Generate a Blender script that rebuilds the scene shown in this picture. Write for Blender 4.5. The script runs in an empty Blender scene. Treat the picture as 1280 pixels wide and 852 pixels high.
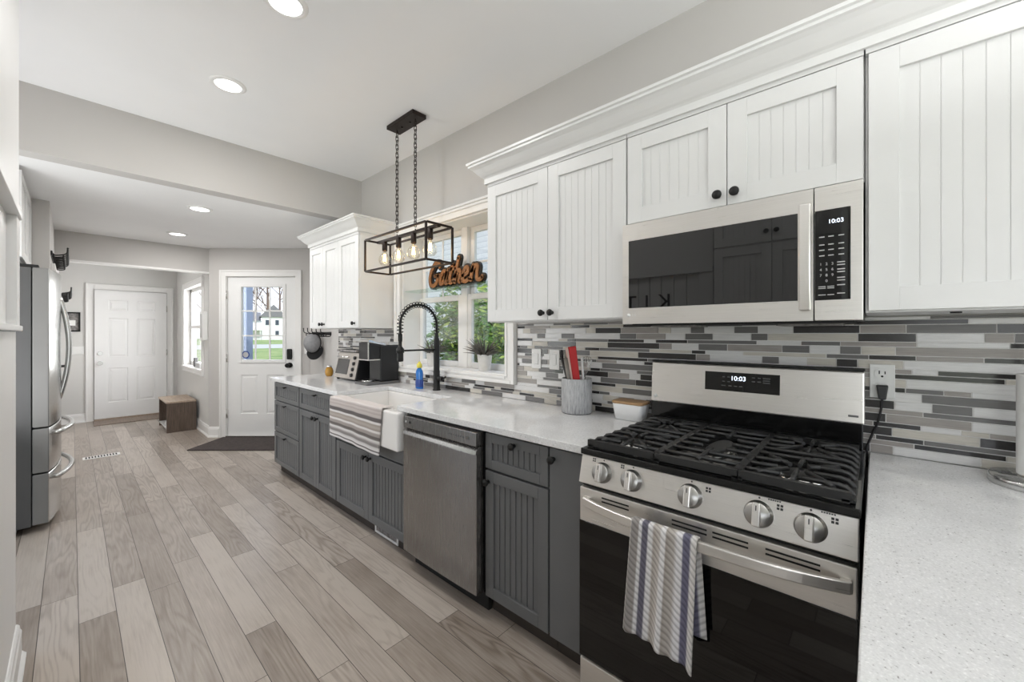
import bpy, math, random
from mathutils import Matrix, Vector
random.seed(7)
SC = bpy.context.scene
COL = SC.collection
PI = math.pi

# ---------------------------------------------------------------- camera
YAW = 0.833
CAMH = 1.335
cam_d = bpy.data.cameras.new('camera')
cam = bpy.data.objects.new('camera', cam_d)
COL.objects.link(cam)
cam_d.sensor_width = 36
cam_d.lens = 500 / 1280 * 36
cam_d.shift_y = -(426 - 416.5) / 1280
cam_d.clip_start = 0.02
cam.location = (0, 0, CAMH)
cam.rotation_euler = (PI / 2, 0, -YAW)
SC.camera = cam

# ---------------------------------------------------------------- world, lights, exposure
SC.view_settings.view_transform = 'Standard'
SC.view_settings.look = 'None'
SC.view_settings.gamma = 1
SC.view_settings.use_curve_mapping = False
SC.view_settings.exposure = 0.0

world = bpy.data.worlds.new('sky')
SC.world = world
world.use_nodes = True
wn = world.node_tree
wn.nodes.clear()
w_out = wn.nodes.new('ShaderNodeOutputWorld')
w_bg = wn.nodes.new('ShaderNodeBackground')
w_tc = wn.nodes.new('ShaderNodeTexCoord')
w_sep = wn.nodes.new('ShaderNodeSeparateXYZ')
w_ramp = wn.nodes.new('ShaderNodeValToRGB')
w_ramp.color_ramp.elements[0].position = 0.0
w_ramp.color_ramp.elements[0].color = (0.92, 0.95, 1.0, 1)
w_ramp.color_ramp.elements[1].position = 0.5
w_ramp.color_ramp.elements[1].color = (0.55, 0.72, 1.0, 1)
wn.links.new(w_tc.outputs['Generated'], w_sep.inputs[0])
wn.links.new(w_sep.outputs['Z'], w_ramp.inputs[0])
wn.links.new(w_ramp.outputs[0], w_bg.inputs[0])
w_bg.inputs[1].default_value = 1.6
wn.links.new(w_bg.outputs[0], w_out.inputs[0])


def area_light(name, loc, rot, sx, sy, power, color=(1, 1, 1)):
    l = bpy.data.lights.new(name, 'AREA')
    l.shape = 'RECTANGLE'
    l.size, l.size_y, l.energy, l.color = sx, sy, power, color
    o = bpy.data.objects.new(name, l)
    COL.objects.link(o)
    o.location, o.rotation_euler = loc, rot
    return o


# added fill lights behind the camera, in place of unseen, assumed living room windows
area_light('living_room_fill', (-0.6, -3.9, 1.5), (PI / 2, 0, 0), 4.4, 2.2, 37, (0.97, 0.98, 1.0))
area_light('living_side_fill', (-3.9, -1.9, 1.5), (PI / 2, 0, -PI / 2), 3.0, 2.0, 24, (1.0, 1.0, 1.0))
# added fill opposite the sink, tilted upward; then daylight outside the hall window
area_light('sink_side_fill', (-0.6, 3.35, 1.2), (PI / 2 + 0.75, 0, -PI / 2 + 0.25), 1.1, 1.4, 18, (0.98, 0.985, 1.0))
area_light('hall_window_daylight', (1.55, 7.43, 1.5), (PI / 2, 0, PI / 2), 1.3, 1.3, 62, (1.0, 1.0, 1.0))
# added fill light behind the camera, aimed up to brighten the ceiling
area_light('ceiling_bounce_fill', (0.5, -0.9, 1.9), (PI, 0, 0), 0.9, 0.9, 33, (0.98, 0.985, 1.0))
sun_d = bpy.data.lights.new('sun', 'SUN')
sun_d.energy = 2.6
sun_d.angle = 0.02
sun_d.color = (1.0, 0.96, 0.90)
sun_o = bpy.data.objects.new('sun', sun_d)
COL.objects.link(sun_o)
sun_o.rotation_euler = Vector((0.25, 0.8, -0.75)).to_track_quat('-Z', 'Y').to_euler()
CAN_POWER = 9
BULB_POWER = 0.6


# ---------------------------------------------------------------- materials
class N:
    """thin helper round a node tree"""
    def __init__(s, name):
        s.m = bpy.data.materials.new(name)
        s.m.use_nodes = True
        s.t = s.m.node_tree
        s.t.nodes.clear()
        s.out = s.n('ShaderNodeOutputMaterial')
        s.b = s.n('ShaderNodeBsdfPrincipled')
        s.l(s.b.outputs[0], s.out.inputs[0])

    def n(s, k, **kw):
        x = s.t.nodes.new(k)
        for a, v in kw.items():
            setattr(x, a, v)
        return x

    def l(s, a, b):
        s.t.links.new(a, b)

    def set(s, **kw):
        for k, v in kw.items():
            s.b.inputs[k.replace('_', ' ')].default_value = v
        return s

    def pos(s, scale=(1, 1, 1), rot=(0, 0, 0)):
        g = s.n('ShaderNodeNewGeometry')
        mp = s.n('ShaderNodeMapping')
        mp.inputs['Scale'].default_value = scale
        mp.inputs['Rotation'].default_value = rot
        s.l(g.outputs['Position'], mp.inputs[0])
        return mp.outputs[0]

    def noise(s, vec, scale=5, detail=3, rough=0.5):
        x = s.n('ShaderNodeTexNoise')
        x.inputs['Scale'].default_value = scale
        x.inputs['Detail'].default_value = detail
        x.inputs['Roughness'].default_value = rough
        s.l(vec, x.inputs['Vector'])
        return x.outputs['Fac']

    def ramp(s, fac, stops, interp='LINEAR'):
        r = s.n('ShaderNodeValToRGB')
        cr = r.color_ramp
        cr.interpolation = interp
        while len(cr.elements) < len(stops):
            cr.elements.new(0.5)
        for e, (p, c) in zip(cr.elements, stops):
            e.position = p
            e.color = (*c, 1) if len(c) == 3 else c
        s.l(fac, r.inputs[0])
        return r.outputs[0]

    def math(s, op, a, b=None):
        x = s.n('ShaderNodeMath', operation=op)
        for i, v in enumerate((a, b)):
            if v is None:
                continue
            if isinstance(v, (int, float)):
                x.inputs[i].default_value = v
            else:
                s.l(v, x.inputs[i])
        return x.outputs[0]

    def bump(s, h, strength=0.2, dist=0.002):
        x = s.n('ShaderNodeBump')
        x.inputs['Strength'].default_value = strength
        x.inputs['Distance'].default_value = dist
        s.l(h, x.inputs['Height'])
        s.l(x.outputs[0], s.b.inputs['Normal'])


def hx(r, g, b):
    f = lambda v: (v / 255 / 12.92) if v / 255 <= .04045 else ((v / 255 + .055) / 1.055) ** 2.4
    return (f(r), f(g), f(b))


def plain(name, col, rough=0.5, metal=0.0, var=0.03, scale=8, bump=0.0, **kw):
    x = N(name)
    x.set(Roughness=rough, Metallic=metal, **kw)
    f = x.noise(x.pos(), scale, 3)
    a = tuple(max(0, c * (1 - var)) for c in col)
    b = tuple(min(1, c * (1 + var)) for c in col)
    x.l(x.ramp(f, [(0.3, a), (0.7, b)]), x.b.inputs['Base Color'])
    if bump:
        x.bump(f, bump, 0.002)
    return x.m


def glow(name, col, strength):
    x = N(name)
    x.set(Roughness=0.4)
    x.b.inputs['Base Color'].default_value = (*col, 1)
    x.b.inputs['Emission Color'].default_value = (*col, 1)
    x.b.inputs['Emission Strength'].default_value = strength
    return x.m


def brushed(name, col, rough=0.3, stretch=(2, 2, 160), var=0.10, metal=0.95):
    x = N(name)
    x.set(Metallic=metal, Roughness=rough)
    f = x.noise(x.pos(stretch), 3.0, 4, 0.6)
    g = x.noise(x.pos((1.5, 1.5, 1.5)), 2.0, 2)
    f2 = x.math('ADD', x.math('MULTIPLY', f, 0.5), x.math('MULTIPLY', g, 0.5))
    x.l(x.ramp(f2, [(0.3, tuple(c * (1 - var) for c in col)), (0.7, tuple(c * (1 + var) for c in col))]), x.b.inputs['Base Color'])
    x.l(x.math('ADD', x.math('MULTIPLY', f, 0.14), rough - 0.07), x.b.inputs['Roughness'])
    return x.m


def wood(name, dark, light, axis=(1, 8, 8), scale=6, rough=0.5):
    x = N(name)
    x.set(Roughness=rough)
    f = x.noise(x.pos(axis), scale, 6, 0.65)
    x.l(x.ramp(f, [(0.3, dark), (0.7, light)]), x.b.inputs['Base Color'])
    x.bump(f, 0.15, 0.001)
    return x.m


def glass(name, tint=(1, 1, 1), alpha_mix=0.10):
    """window pane: mostly clear with a faint mirror"""
    x = N(name)
    tr = x.n('ShaderNodeBsdfTransparent')
    tr.inputs[0].default_value = (*tint, 1)
    gl = x.n('ShaderNodeBsdfGlossy')
    gl.inputs['Roughness'].default_value = 0.02
    fr = x.n('ShaderNodeFresnel')
    fr.inputs[0].default_value = 1.45
    f = x.noise(x.pos(), 1.5, 1)
    mx = x.n('ShaderNodeMixShader')
    x.l(x.math('MULTIPLY', fr.outputs[0], x.math('ADD', x.math('MULTIPLY', f, 0.1), 0.3)), mx.inputs[0])
    x.l(tr.outputs[0], mx.inputs[1])
    x.l(gl.outputs[0], mx.inputs[2])
    x.l(mx.outputs[0], x.out.inputs[0])
    return x.m


def floor_mat():
    x = N('grey_oak_planks')
    L, Wd = 1.25, 0.1235
    g = x.n('ShaderNodeNewGeometry')
    sp = x.n('ShaderNodeSeparateXYZ')
    x.l(g.outputs['Position'], sp.inputs[0])
    u = x.math('DIVIDE', x.math('ADD', sp.outputs['X'], 10 * Wd - 0.021), Wd)
    row = x.math('FLOOR', u)
    wn1 = x.n('ShaderNodeTexWhiteNoise', noise_dimensions='1D')
    x.l(row, wn1.inputs['W'])
    v = x.math('DIVIDE', x.math('ADD', sp.outputs['Y'], x.math('MULTIPLY', wn1.outputs['Value'], L * 7)), L)
    colm = x.math('FLOOR', v)
    cb = x.n('ShaderNodeCombineXYZ')
    x.l(row, cb.inputs[0])
    x.l(colm, cb.inputs[1])
    wn2 = x.n('ShaderNodeTexWhiteNoise', noise_dimensions='2D')
    x.l(cb.outputs[0], wn2.inputs['Vector'])
    rnd = wn2.outputs['Value']
    # seams
    fu = x.math('FRACT', u)
    fv = x.math('FRACT', v)
    eu = x.math('MULTIPLY', x.math('MINIMUM', fu, x.math('SUBTRACT', 1, fu)), Wd)
    ev = x.math('MULTIPLY', x.math('MINIMUM', fv, x.math('SUBTRACT', 1, fv)), L)
    e = x.math('MINIMUM', eu, ev)
    seam = x.math('LESS_THAN', e, 0.0013)
    # grain
    cb2 = x.n('ShaderNodeCombineXYZ')
    x.l(x.math('ADD', x.math('MULTIPLY', sp.outputs['X'], 7.5), x.math('MULTIPLY', rnd, 40)), cb2.inputs[0])
    x.l(x.math('ADD', x.math('MULTIPLY', sp.outputs['Y'], 0.75), x.math('MULTIPLY', rnd, 17)), cb2.inputs[1])
    big = x.noise(cb2.outputs[0], 1.0, 2, 0.5)
    ring = x.math('SINE', x.math('MULTIPLY', big, 95))
    ringm = x.math('ADD', x.math('MULTIPLY', ring, 0.5), 0.5)
    cb3 = x.n('ShaderNodeCombineXYZ')
    x.l(x.math('ADD', x.math('MULTIPLY', sp.outputs['X'], 130), x.math('MULTIPLY', rnd, 60)), cb3.inputs[0])
    x.l(x.math('MULTIPLY', sp.outputs['Y'], 5), cb3.inputs[1])
    fine = x.noise(cb3.outputs[0], 1.0, 4, 0.6)
    patch = x.noise(x.pos((2.5, 1.2, 1)), 2.2, 3)
    tone = x.math('ADD', x.math('ADD', x.math('MULTIPLY', rnd, 0.40), 0.12), x.math('ADD', x.math('MULTIPLY', fine, 0.48), x.math('MULTIPLY', patch, 0.38)))
    tone = x.math('SUBTRACT', tone, x.math('MULTIPLY', x.math('MULTIPLY', ringm, x.math('MULTIPLY', ringm, x.math('FRACT', x.math('MULTIPLY', rnd, 13.7)))), 0.24))
    base = x.ramp(tone, [(0.14, hx(86, 75, 66)), (0.42, hx(136, 124, 113)), (0.66, hx(162, 151, 141)), (0.92, hx(187, 177, 167))])
    mx = x.n('ShaderNodeMix', data_type='RGBA')
    x.l(seam, mx.inputs['Factor'])
    x.l(base, mx.inputs['A'])
    mx.inputs['B'].default_value = (*hx(70, 62, 57), 1)
    x.l(mx.outputs['Result'], x.b.inputs['Base Color'])
    x.set(Roughness=0.42)
    x.l(x.math('ADD', x.math('MULTIPLY', fine, 0.15), 0.26), x.b.inputs['Roughness'])
    x.bump(x.math('SUBTRACT', x.math('MULTIPLY', fine, 0.25), seam), 0.25, 0.001)
    return x.m


def quartz_mat():
    x = N('white_quartz')
    p = x.pos()
    f = x.noise(p, 260, 2, 0.5)
    g = x.noise(p, 90, 3, 0.6)
    h = x.noise(p, 12, 3)
    s = x.math('ADD', x.math('MULTIPLY', f, 0.6), x.math('MULTIPLY', g, 0.4))
    speck = x.ramp(s, [(0.33, hx(140, 138, 136)), (0.385, hx(222, 222, 222)), (0.58, hx(234, 234, 234)), (0.66, hx(250, 250, 250))])
    v = x.ramp(h, [(0.3, (0.93, 0.93, 0.93)), (0.7, (1, 1, 1))])
    mx = x.n('ShaderNodeMix', data_type='RGBA', blend_type='MULTIPLY')
    mx.inputs['Factor'].default_value = 1
    x.l(speck, mx.inputs['A'])
    x.l(v, mx.inputs['B'])
    x.l(mx.outputs['Result'], x.b.inputs['Base Color'])
    x.set(Roughness=0.10)
    return x.m


def uv_ramp(name, comp, stops, rough=0.9, weave=None, interp='LINEAR'):
    x = N(name)
    x.set(Roughness=rough)
    uv = x.n('ShaderNodeUVMap')
    sp = x.n('ShaderNodeSeparateXYZ')
    x.l(uv.outputs[0], sp.inputs[0])
    fac = sp.outputs[comp]
    base = x.ramp(fac, stops, interp)
    if weave:
        ku, kv, amt = weave
        w = x.math('SINE', x.math('ADD', x.math('MULTIPLY', sp.outputs[0], ku), x.math('MULTIPLY', sp.outputs[1], kv)))
        wv = x.math('ADD', x.math('MULTIPLY', w, 0.5), 0.5)
        mx = x.n('ShaderNodeMix', data_type='RGBA', blend_type='MULTIPLY')
        mx.inputs['Factor'].default_value = 1
        x.l(base, mx.inputs['A'])
        x.l(x.ramp(wv, [(0.0, (1 - amt,) * 3), (0.6, (1, 1, 1))]), mx.inputs['B'])
        base = mx.outputs['Result']
        x.bump(wv, 0.5, 0.002)
    x.l(base, x.b.inputs['Base Color'])
    return x.m


M = {}
M['floor'] = floor_mat()
M['wall'] = plain('greige_wall_paint', hx(199, 196, 193), 0.85, var=0.012, scale=3)
M['hall_wall'] = plain('pale_grey_hall_paint', hx(216, 215, 212), 0.85, var=0.012, scale=3)
M['ceiling'] = plain('white_ceiling_paint', hx(240, 240, 240), 0.9, var=0.01, scale=3)
M['trim'] = plain('white_trim_paint', hx(238, 237, 235), 0.4, var=0.008)
M['white_cab'] = plain('white_cabinet_lacquer', hx(230, 230, 229), 0.34, var=0.008)
M['grey_cab'] = plain('charcoal_cabinet_lacquer', hx(101, 102, 103), 0.42, var=0.03)
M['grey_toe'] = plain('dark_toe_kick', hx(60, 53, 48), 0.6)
M['door'] = plain('white_door_paint', hx(238, 238, 237), 0.38, var=0.006)
M['black'] = plain('matte_black_metal', hx(22, 22, 22), 0.45, 0.3)
M['black_plastic'] = plain('black_plastic', hx(24, 24, 26), 0.35)
M['black_enamel'] = plain('black_enamel', hx(16, 16, 16), 0.12)
M['black_glass'] = plain('black_oven_glass', hx(7, 7, 7), 0.03, var=0.2, Specular_IOR_Level=0.5)
M['micro_glass'] = plain('smoked_microwave_glass', hx(22, 22, 23), 0.02, var=0.1, Specular_IOR_Level=0.9)
M['iron'] = plain('cast_iron', hx(38, 38, 38), 0.42, 0.0, var=0.15, scale=60, bump=0.2)
M['bronze'] = plain('dark_bronze', hx(44, 35, 31), 0.4, 0.6, var=0.1)
M['steel'] = brushed('brushed_steel', (0.80, 0.775, 0.74), 0.30, (2, 2, 120), 0.06, 0.86)
M['steel_v'] = brushed('brushed_steel_vertical', (0.62, 0.62, 0.61), 0.2, (60, 60, 2), 0.04)
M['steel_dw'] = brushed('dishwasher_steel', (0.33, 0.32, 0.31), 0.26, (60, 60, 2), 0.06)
M['steel_dark'] = plain('grey_painted_steel_side', hx(104, 104, 104), 0.4, 0.3)
M['fridge_edge'] = plain('grey_fridge_door_edge', hx(128, 127, 125), 0.45, 0.1)
M['fridge_side'] = plain('dark_grey_fridge_side', hx(84, 84, 84), 0.5, 0.0)
M['chrome'] = plain('polished_nickel', (0.72, 0.71, 0.69), 0.18, 1.0)
M['knob_steel'] = plain('turned_steel_knob', (0.42, 0.41, 0.395), 0.28, 1.0)
M['quartz'] = quartz_mat()
M['sink'] = plain('white_fireclay', hx(240, 238, 235), 0.12, var=0.006)
M['grout'] = plain('grey_grout', hx(228, 227, 225), 0.9)
TILES = [('tile_pale', hx(224, 223, 222), 0.22, .05), ('tile_beige', hx(204, 199, 189), 0.35, .09), ('tile_taupe', hx(160, 154, 149), 0.3, .10),
         ('tile_grey', hx(112, 110, 109), 0.3, .08), ('tile_charcoal', hx(52, 50, 50), 0.16, .10)]
for n_, c_, r_, v_ in TILES:
    x = N(n_)
    x.set(Roughness=r_)
    f = x.noise(x.pos((3, 3, 40)), 5, 4, 0.6)
    x.l(x.ramp(f, [(0.3, tuple(k * (1 - v_ * 1.6) for k in c_)), (0.7, tuple(min(1, k * (1 + v_)) for k in c_))]), x.b.inputs['Base Color'])
    M[n_] = x.m
M['plate'] = plain('white_plastic_plate', hx(236, 236, 234), 0.4)
M['slot'] = plain('dark_slot', hx(20, 20, 20), 0.6)
M['pane'] = glass('window_glass')
M['shelf_glass'] = glass('shelf_glass', (0.93, 0.98, 0.95))
M['bulb_glass'] = glass('bulb_glass', (0.99, 0.96, 0.90))
M['filament'] = glow('filament', (1.0, 0.62, 0.22), 28)
M['lens'] = glow('lamp_lens', (1, 0.99, 0.97), 6)
M['digit'] = glow('digit_blue_white', (0.80, 0.88, 1.0), 1.6)
M['legend'] = plain('printed_legend', hx(190, 190, 190), 0.5)
M['legend_dim'] = plain('dim_printed_legend', hx(96, 96, 96), 0.5)
M['legend_dark'] = plain('dark_printed_legend', hx(50, 50, 50), 0.5)
M['sign_black'] = wood('charred_sign_edge', hx(16, 13, 12), hx(34, 27, 24), (6, 6, 1), 8)
M['sign_brown'] = wood('stained_sign_face', hx(100, 64, 34), hx(168, 112, 60), (3, 3, 14), 7)
M['bench_dark'] = wood('dark_grained_laminate', hx(70, 58, 50), hx(112, 96, 84), (14, 14, 1.2), 5)
M['bench_top'] = wood('weathered_laminate_top', hx(150, 132, 116), hx(186, 168, 150), (10, 1.2, 8), 5)
M['lid_wood'] = wood('bamboo_lid', hx(150, 116, 80), hx(188, 152, 110), (14, 2, 8), 6)
M['ceramic'] = plain('white_ceramic', hx(236, 236, 236), 0.2, var=0.006)
x = N('grey_woodgrain_crock')
x.set(Roughness=0.5)
f_ = x.noise(x.pos((60, 60, 7)), 2.2, 5, 0.7)
x.l(x.ramp(f_, [(0.30, hx(120, 122, 125)), (0.48, hx(172, 173, 175)), (0.7, hx(206, 206, 206))]), x.b.inputs['Base Color'])
x.bump(f_, 0.3, 0.002)
M['crock'] = x.m
M['red'] = plain('red_silicone', hx(196, 14, 20), 0.5)
M['pink'] = plain('pale_pink_plastic', hx(222, 190, 178), 0.45)
M['tool_grey'] = plain('grey_utensil', hx(130, 124, 116), 0.4)
M['soap_blue'] = plain('blue_dish_soap', hx(40, 112, 190), 0.12, var=0.05)
M['soap_label'] = plain('dark_blue_label', hx(24, 62, 140), 0.35)
M['yellow'] = plain('yellow_cap', hx(224, 214, 90), 0.4)
M['amber'] = plain('amber_glass', hx(178, 132, 52), 0.15)
M['mat_dark'] = plain('dark_door_mat', hx(70, 62, 60), 0.95, var=0.3, scale=40, bump=0.5)
M['mat_brown'] = plain('brown_woven_rug', hx(142, 128, 118), 0.95, var=0.25, scale=60, bump=0.5)
M['cap_grey'] = plain('grey_cap_cloth', hx(150, 150, 152), 0.9, var=0.1, scale=40)
M['cap_black'] = plain('black_cap_cloth', hx(28, 28, 30), 0.9)
M['paper'] = plain('white_paper_towel', hx(240, 240, 238), 0.95, var=0.02, scale=40, bump=0.2)
M['picture'] = plain('grey_picture_print', hx(140, 136, 134), 0.6, var=0.5, scale=30)
M['oven_front'] = plain('pale_oven_front', hx(176, 169, 162), 0.4, 0.2, var=0.06)
M['pinknote'] = plain('pink_note', hx(206, 160, 162), 0.7)
M['sink_towel'] = uv_ramp('striped_grey_towel', 1, [
    (0.00, hx(222, 215, 211)), (0.24, hx(216, 208, 204)), (0.27, hx(186, 175, 171)), (0.29, hx(208, 199, 195)), (0.33, hx(184, 173, 169)), (0.35, hx(204, 195, 190)), (0.385, hx(196, 187, 183)),
    (0.40, hx(104, 98, 98)), (0.455, hx(106, 100, 99)), (0.47, hx(232, 229, 227)), (0.495, hx(226, 222, 219)), (0.51, hx(166, 157, 148)), (0.555, hx(190, 179, 170)), (0.60, hx(160, 151, 144)),
    (0.615, hx(232, 228, 226)), (0.64, hx(226, 221, 218)), (0.655, hx(172, 163, 158)), (0.70, hx(166, 158, 153)), (0.715, hx(104, 97, 95)), (0.755, hx(122, 115, 112)), (0.775, hx(230, 227, 225)),
    (0.80, hx(214, 209, 206)), (0.83, hx(150, 144, 142)), (0.865, hx(138, 132, 130)), (0.89, hx(216, 212, 210)), (0.93, hx(232, 229, 228)), (0.945, hx(112, 106, 104)), (0.957, hx(112, 106, 104)), (0.968, hx(236, 233, 232)), (1.0, hx(236, 233, 232))], 0.95, (300, 140, 0.2))
M['range_towel'] = uv_ramp('striped_blue_grey_towel', 0, [
    (0.0, hx(214, 208, 202)), (0.02, hx(150, 146, 144)), (0.12, hx(158, 152, 148)), (0.14, hx(228, 226, 226)), (0.17, hx(226, 224, 226)), (0.19, hx(110, 108, 122)), (0.27, hx(106, 104, 118)), (0.29, hx(228, 226, 226)), (0.34, hx(226, 224, 224)), (0.37, hx(182, 174, 166)),
    (0.47, hx(198, 192, 186)), (0.50, hx(230, 228, 228)), (0.55, hx(230, 228, 228)), (0.57, hx(170, 162, 154)), (0.68, hx(190, 184, 178)), (0.73, hx(230, 228, 230)), (0.79, hx(230, 228, 230)), (0.81, hx(112, 110, 130)), (0.90, hx(108, 106, 126)), (0.93, hx(216, 214, 212)), (1.0, hx(206, 202, 198))], 0.95, (46, 220, 0.34))
M['leaf'] = plain('evergreen_leaf', hx(84, 124, 40), 0.6, var=0.5, scale=4)
M['leaf_light'] = plain('yellow_green_leaf', hx(150, 172, 70), 0.6, var=0.4, scale=4)
M['spiky'] = plain('air_plant_leaf', hx(96, 92, 84), 0.6, var=0.4, scale=40)
M['soil'] = plain('dark_soil', hx(52, 42, 36), 0.95)
M['bark'] = plain('grey_brown_bark', hx(112, 96, 84), 0.9, var=0.3, scale=20)
M['pot'] = plain('whitewashed_pot', hx(222, 220, 216), 0.6, var=0.06, scale=30)
x = N('lawn_grass')
x.set(Roughness=0.9)
x.l(x.ramp(x.noise(x.pos((1, 1, 1)), 0.6, 5, 0.7), [(0.35, hx(98, 132, 56)), (0.65, hx(172, 176, 112))]), x.b.inputs['Base Color'])
M['grass'] = x.m
M['mulch'] = plain('brown_mulch', hx(120, 98, 80), 0.95, var=0.4, scale=6)
M['asphalt'] = plain('pale_road', hx(196, 192, 186), 0.9, var=0.05)
x = N('white_clapboard')
x.set(Roughness=0.6)
sz_ = x.n('ShaderNodeSeparateXYZ')
x.l(x.pos(), sz_.inputs[0])
fz_ = x.math('FRACT', x.math('MULTIPLY', sz_.outputs['Z'], 6.5))
x.l(x.ramp(fz_, [(0.0, hx(170, 172, 178)), (0.12, hx(228, 228, 230)), (1.0, hx(240, 240, 240))]), x.b.inputs['Base Color'])
M['siding'] = x.m
M['roof'] = plain('grey_shingle_roof', hx(128, 126, 128), 0.9, var=0.15, scale=12)
M['house_window'] = plain('dark_house_window', hx(70, 78, 90), 0.15)
M['porch_blue'] = plain('blue_grey_porch_paint', hx(150, 162, 186), 0.6)
M['porch_floor'] = plain('porch_floor_paint', hx(206, 206, 206), 0.7)


# ---------------------------------------------------------------- mesh builder
class MB:
    def __init__(s, T=None):
        s.v, s.f, s.m, s.s, s.uv = [], [], [], [], {}
        s.T = T or Matrix.Identity(4)
        s.mi = 0

    def vert(s, p):
        q = s.T @ Vector(p)
        s.v.append((q.x, q.y, q.z))
        return len(s.v) - 1

    def face(s, idx, smooth=False, uv=None):
        if uv:
            s.uv[len(s.f)] = uv
        s.f.append(tuple(idx))
        s.m.append(s.mi)
        s.s.append(smooth)

    def box(s, x0, x1, y0, y1, z0, z1):
        if x0 > x1: x0, x1 = x1, x0
        if y0 > y1: y0, y1 = y1, y0
        if z0 > z1: z0, z1 = z1, z0
        i = [s.vert(p) for p in ((x0, y0, z0), (x1, y0, z0), (x1, y1, z0), (x0, y1, z0), (x0, y0, z1), (x1, y0, z1), (x1, y1, z1), (x0, y1, z1))]
        for q in ((3, 2, 1, 0), (4, 5, 6, 7), (0, 1, 5, 4), (1, 2, 6, 5), (2, 3, 7, 6), (3, 0, 4, 7)):
            s.face([i[k] for k in q])
        return s

    def hexa(s, bottom, top):
        """eight corners: bottom four then top four (counter-clockwise from above)"""
        i = [s.vert(p) for p in list(bottom) + list(top)]
        for q in ((3, 2, 1, 0), (4, 5, 6, 7), (0, 1, 5, 4), (1, 2, 6, 5), (2, 3, 7, 6), (3, 0, 4, 7)):
            s.face([i[k] for k in q])
        return s

    def ring_surf(s, rings, closed_u=True, caps=True, smooth=True, closed_v=False):
        n = len(rings[0])
        idx = [[s.vert(p) for p in r] for r in rings]
        R = len(rings)
        for a in range(R if closed_v else R - 1):
            b = (a + 1) % R
            for k in range(n if closed_u else n - 1):
                k2 = (k + 1) % n
                s.face((idx[a][k], idx[a][k2], idx[b][k2], idx[b][k]), smooth)
        if caps and closed_u and not closed_v:
            s.face(list(reversed(idx[0])), False)
            s.face(idx[-1], False)
        return s

    def cyl(s, p0, p1, r0, r1=None, n=20, smooth=True):
        r1 = r0 if r1 is None else r1
        p0, p1 = Vector(p0), Vector(p1)
        d = (p1 - p0).normalized()
        a = d.orthogonal().normalized()
        b = d.cross(a)
        R = []
        for p, r in ((p0, r0), (p1, r1)):
            R.append([p + (a * math.cos(2 * PI * k / n) + b * math.sin(2 * PI * k / n)) * r for k in range(n)])
        return s.ring_surf(R, smooth=smooth)

    def tube(s, pts, r, n=10, closed=False, sx=1.0, up=None, rad=None):
        pts = [Vector(p) for p in pts]
        R = []
        prev = None
        L = len(pts)
        for i, p in enumerate(pts):
            if closed:
                t = pts[(i + 1) % L] - pts[i - 1]
            else:
                t = pts[min(i + 1, L - 1)] - pts[max(i - 1, 0)]
            t.normalize()
            if up is not None:
                b = Vector(up)
                a = b.cross(t).normalized()
                b = t.cross(a).normalized()
            else:
                if prev is None:
                    a = t.orthogonal().normalized()
                else:
                    a = (prev - t * prev.dot(t)).normalized()
                b = t.cross(a)
            prev = a
            rr = rad[i] if rad else r
            R.append([p + (a * math.cos(2 * PI * k / n) * sx + b * math.sin(2 * PI * k / n)) * rr for k in range(n)])
        return s.ring_surf(R, closed_v=closed)

    def bar(s, pts, w, h, up=(0, 0, 1)):
        """rectangular bar swept along a polyline, w across, h along up"""
        pts = [Vector(p) for p in pts]
        up = Vector(up)
        R = []
        for i, p in enumerate(pts):
            t = (pts[min(i + 1, len(pts) - 1)] - pts[max(i - 1, 0)]).normalized()
            a = up.cross(t).normalized()
            b = t.cross(a).normalized()
            R.append([p + a * w / 2 + b * h / 2, p - a * w / 2 + b * h / 2, p - a * w / 2 - b * h / 2, p + a * w / 2 - b * h / 2])
        return s.ring_surf(R, smooth=False)

    def lathe(s, prof, c=(0, 0, 0), n=28, axis='Z', closed=False):
        """prof = list of (radius, height)"""
        c = Vector(c)
        R = []
        for r, h in prof:
            ring = []
            for k in range(n):
                a = 2 * PI * k / n
                x, y = math.cos(a) * max(r, 1e-5), math.sin(a) * max(r, 1e-5)
                if axis == 'Z':
                    q = Vector((x, y, h))
                elif axis == '-X':
                    q = Vector((-h, y, -x)) if False else Vector((-h, -x, y))
                elif axis == 'X':
                    q = Vector((h, x, y))
                elif axis == '-Y':
                    q = Vector((x, -h, y))
                ring.append(c + q)
            R.append(ring)
        return s.ring_surf(R, caps=True)

    def prism(s, poly, z0, z1):
        """poly (x, y) counter-clockwise, extruded along z"""
        a = [s.vert((x, y, z0)) for x, y in poly]
        b = [s.vert((x, y, z1)) for x, y in poly]
        s.face(list(reversed(a)))
        s.face(b)
        n = len(poly)
        for k in range(n):
            s.face((a[k], a[(k + 1) % n], b[(k + 1) % n], b[k]))
        return s

    def loft(s, secs, closed=True):
        return s.ring_surf(secs, closed_u=closed, caps=closed, smooth=False)

    def grid(s, fn, nu, nv):
        idx = [[s.vert(fn(i / nu, j / nv)) for i in range(nu + 1)] for j in range(nv + 1)]
        for j in range(nv):
            for i in range(nu):
                s.face((idx[j][i], idx[j][i + 1], idx[j + 1][i + 1], idx[j + 1][i]), True,
                       [(i / nu, j / nv), ((i + 1) / nu, j / nv), ((i + 1) / nu, (j + 1) / nv), (i / nu, (j + 1) / nv)])
        return s


def frame(o, a, b):
    """matrix with local x along a, local y along b, local z up"""
    a, b = Vector(a), Vector(b)
    return Matrix(((a.x, b.x, 0, o[0]), (a.y, b.y, 0, o[1]), (0, 0, 1, o[2]), (0, 0, 0, 1)))


def root_loc(o):
    v = Vector((0, 0, 0))
    while o is not None:
        v += o.location
        o = o.parent
    return v


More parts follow.
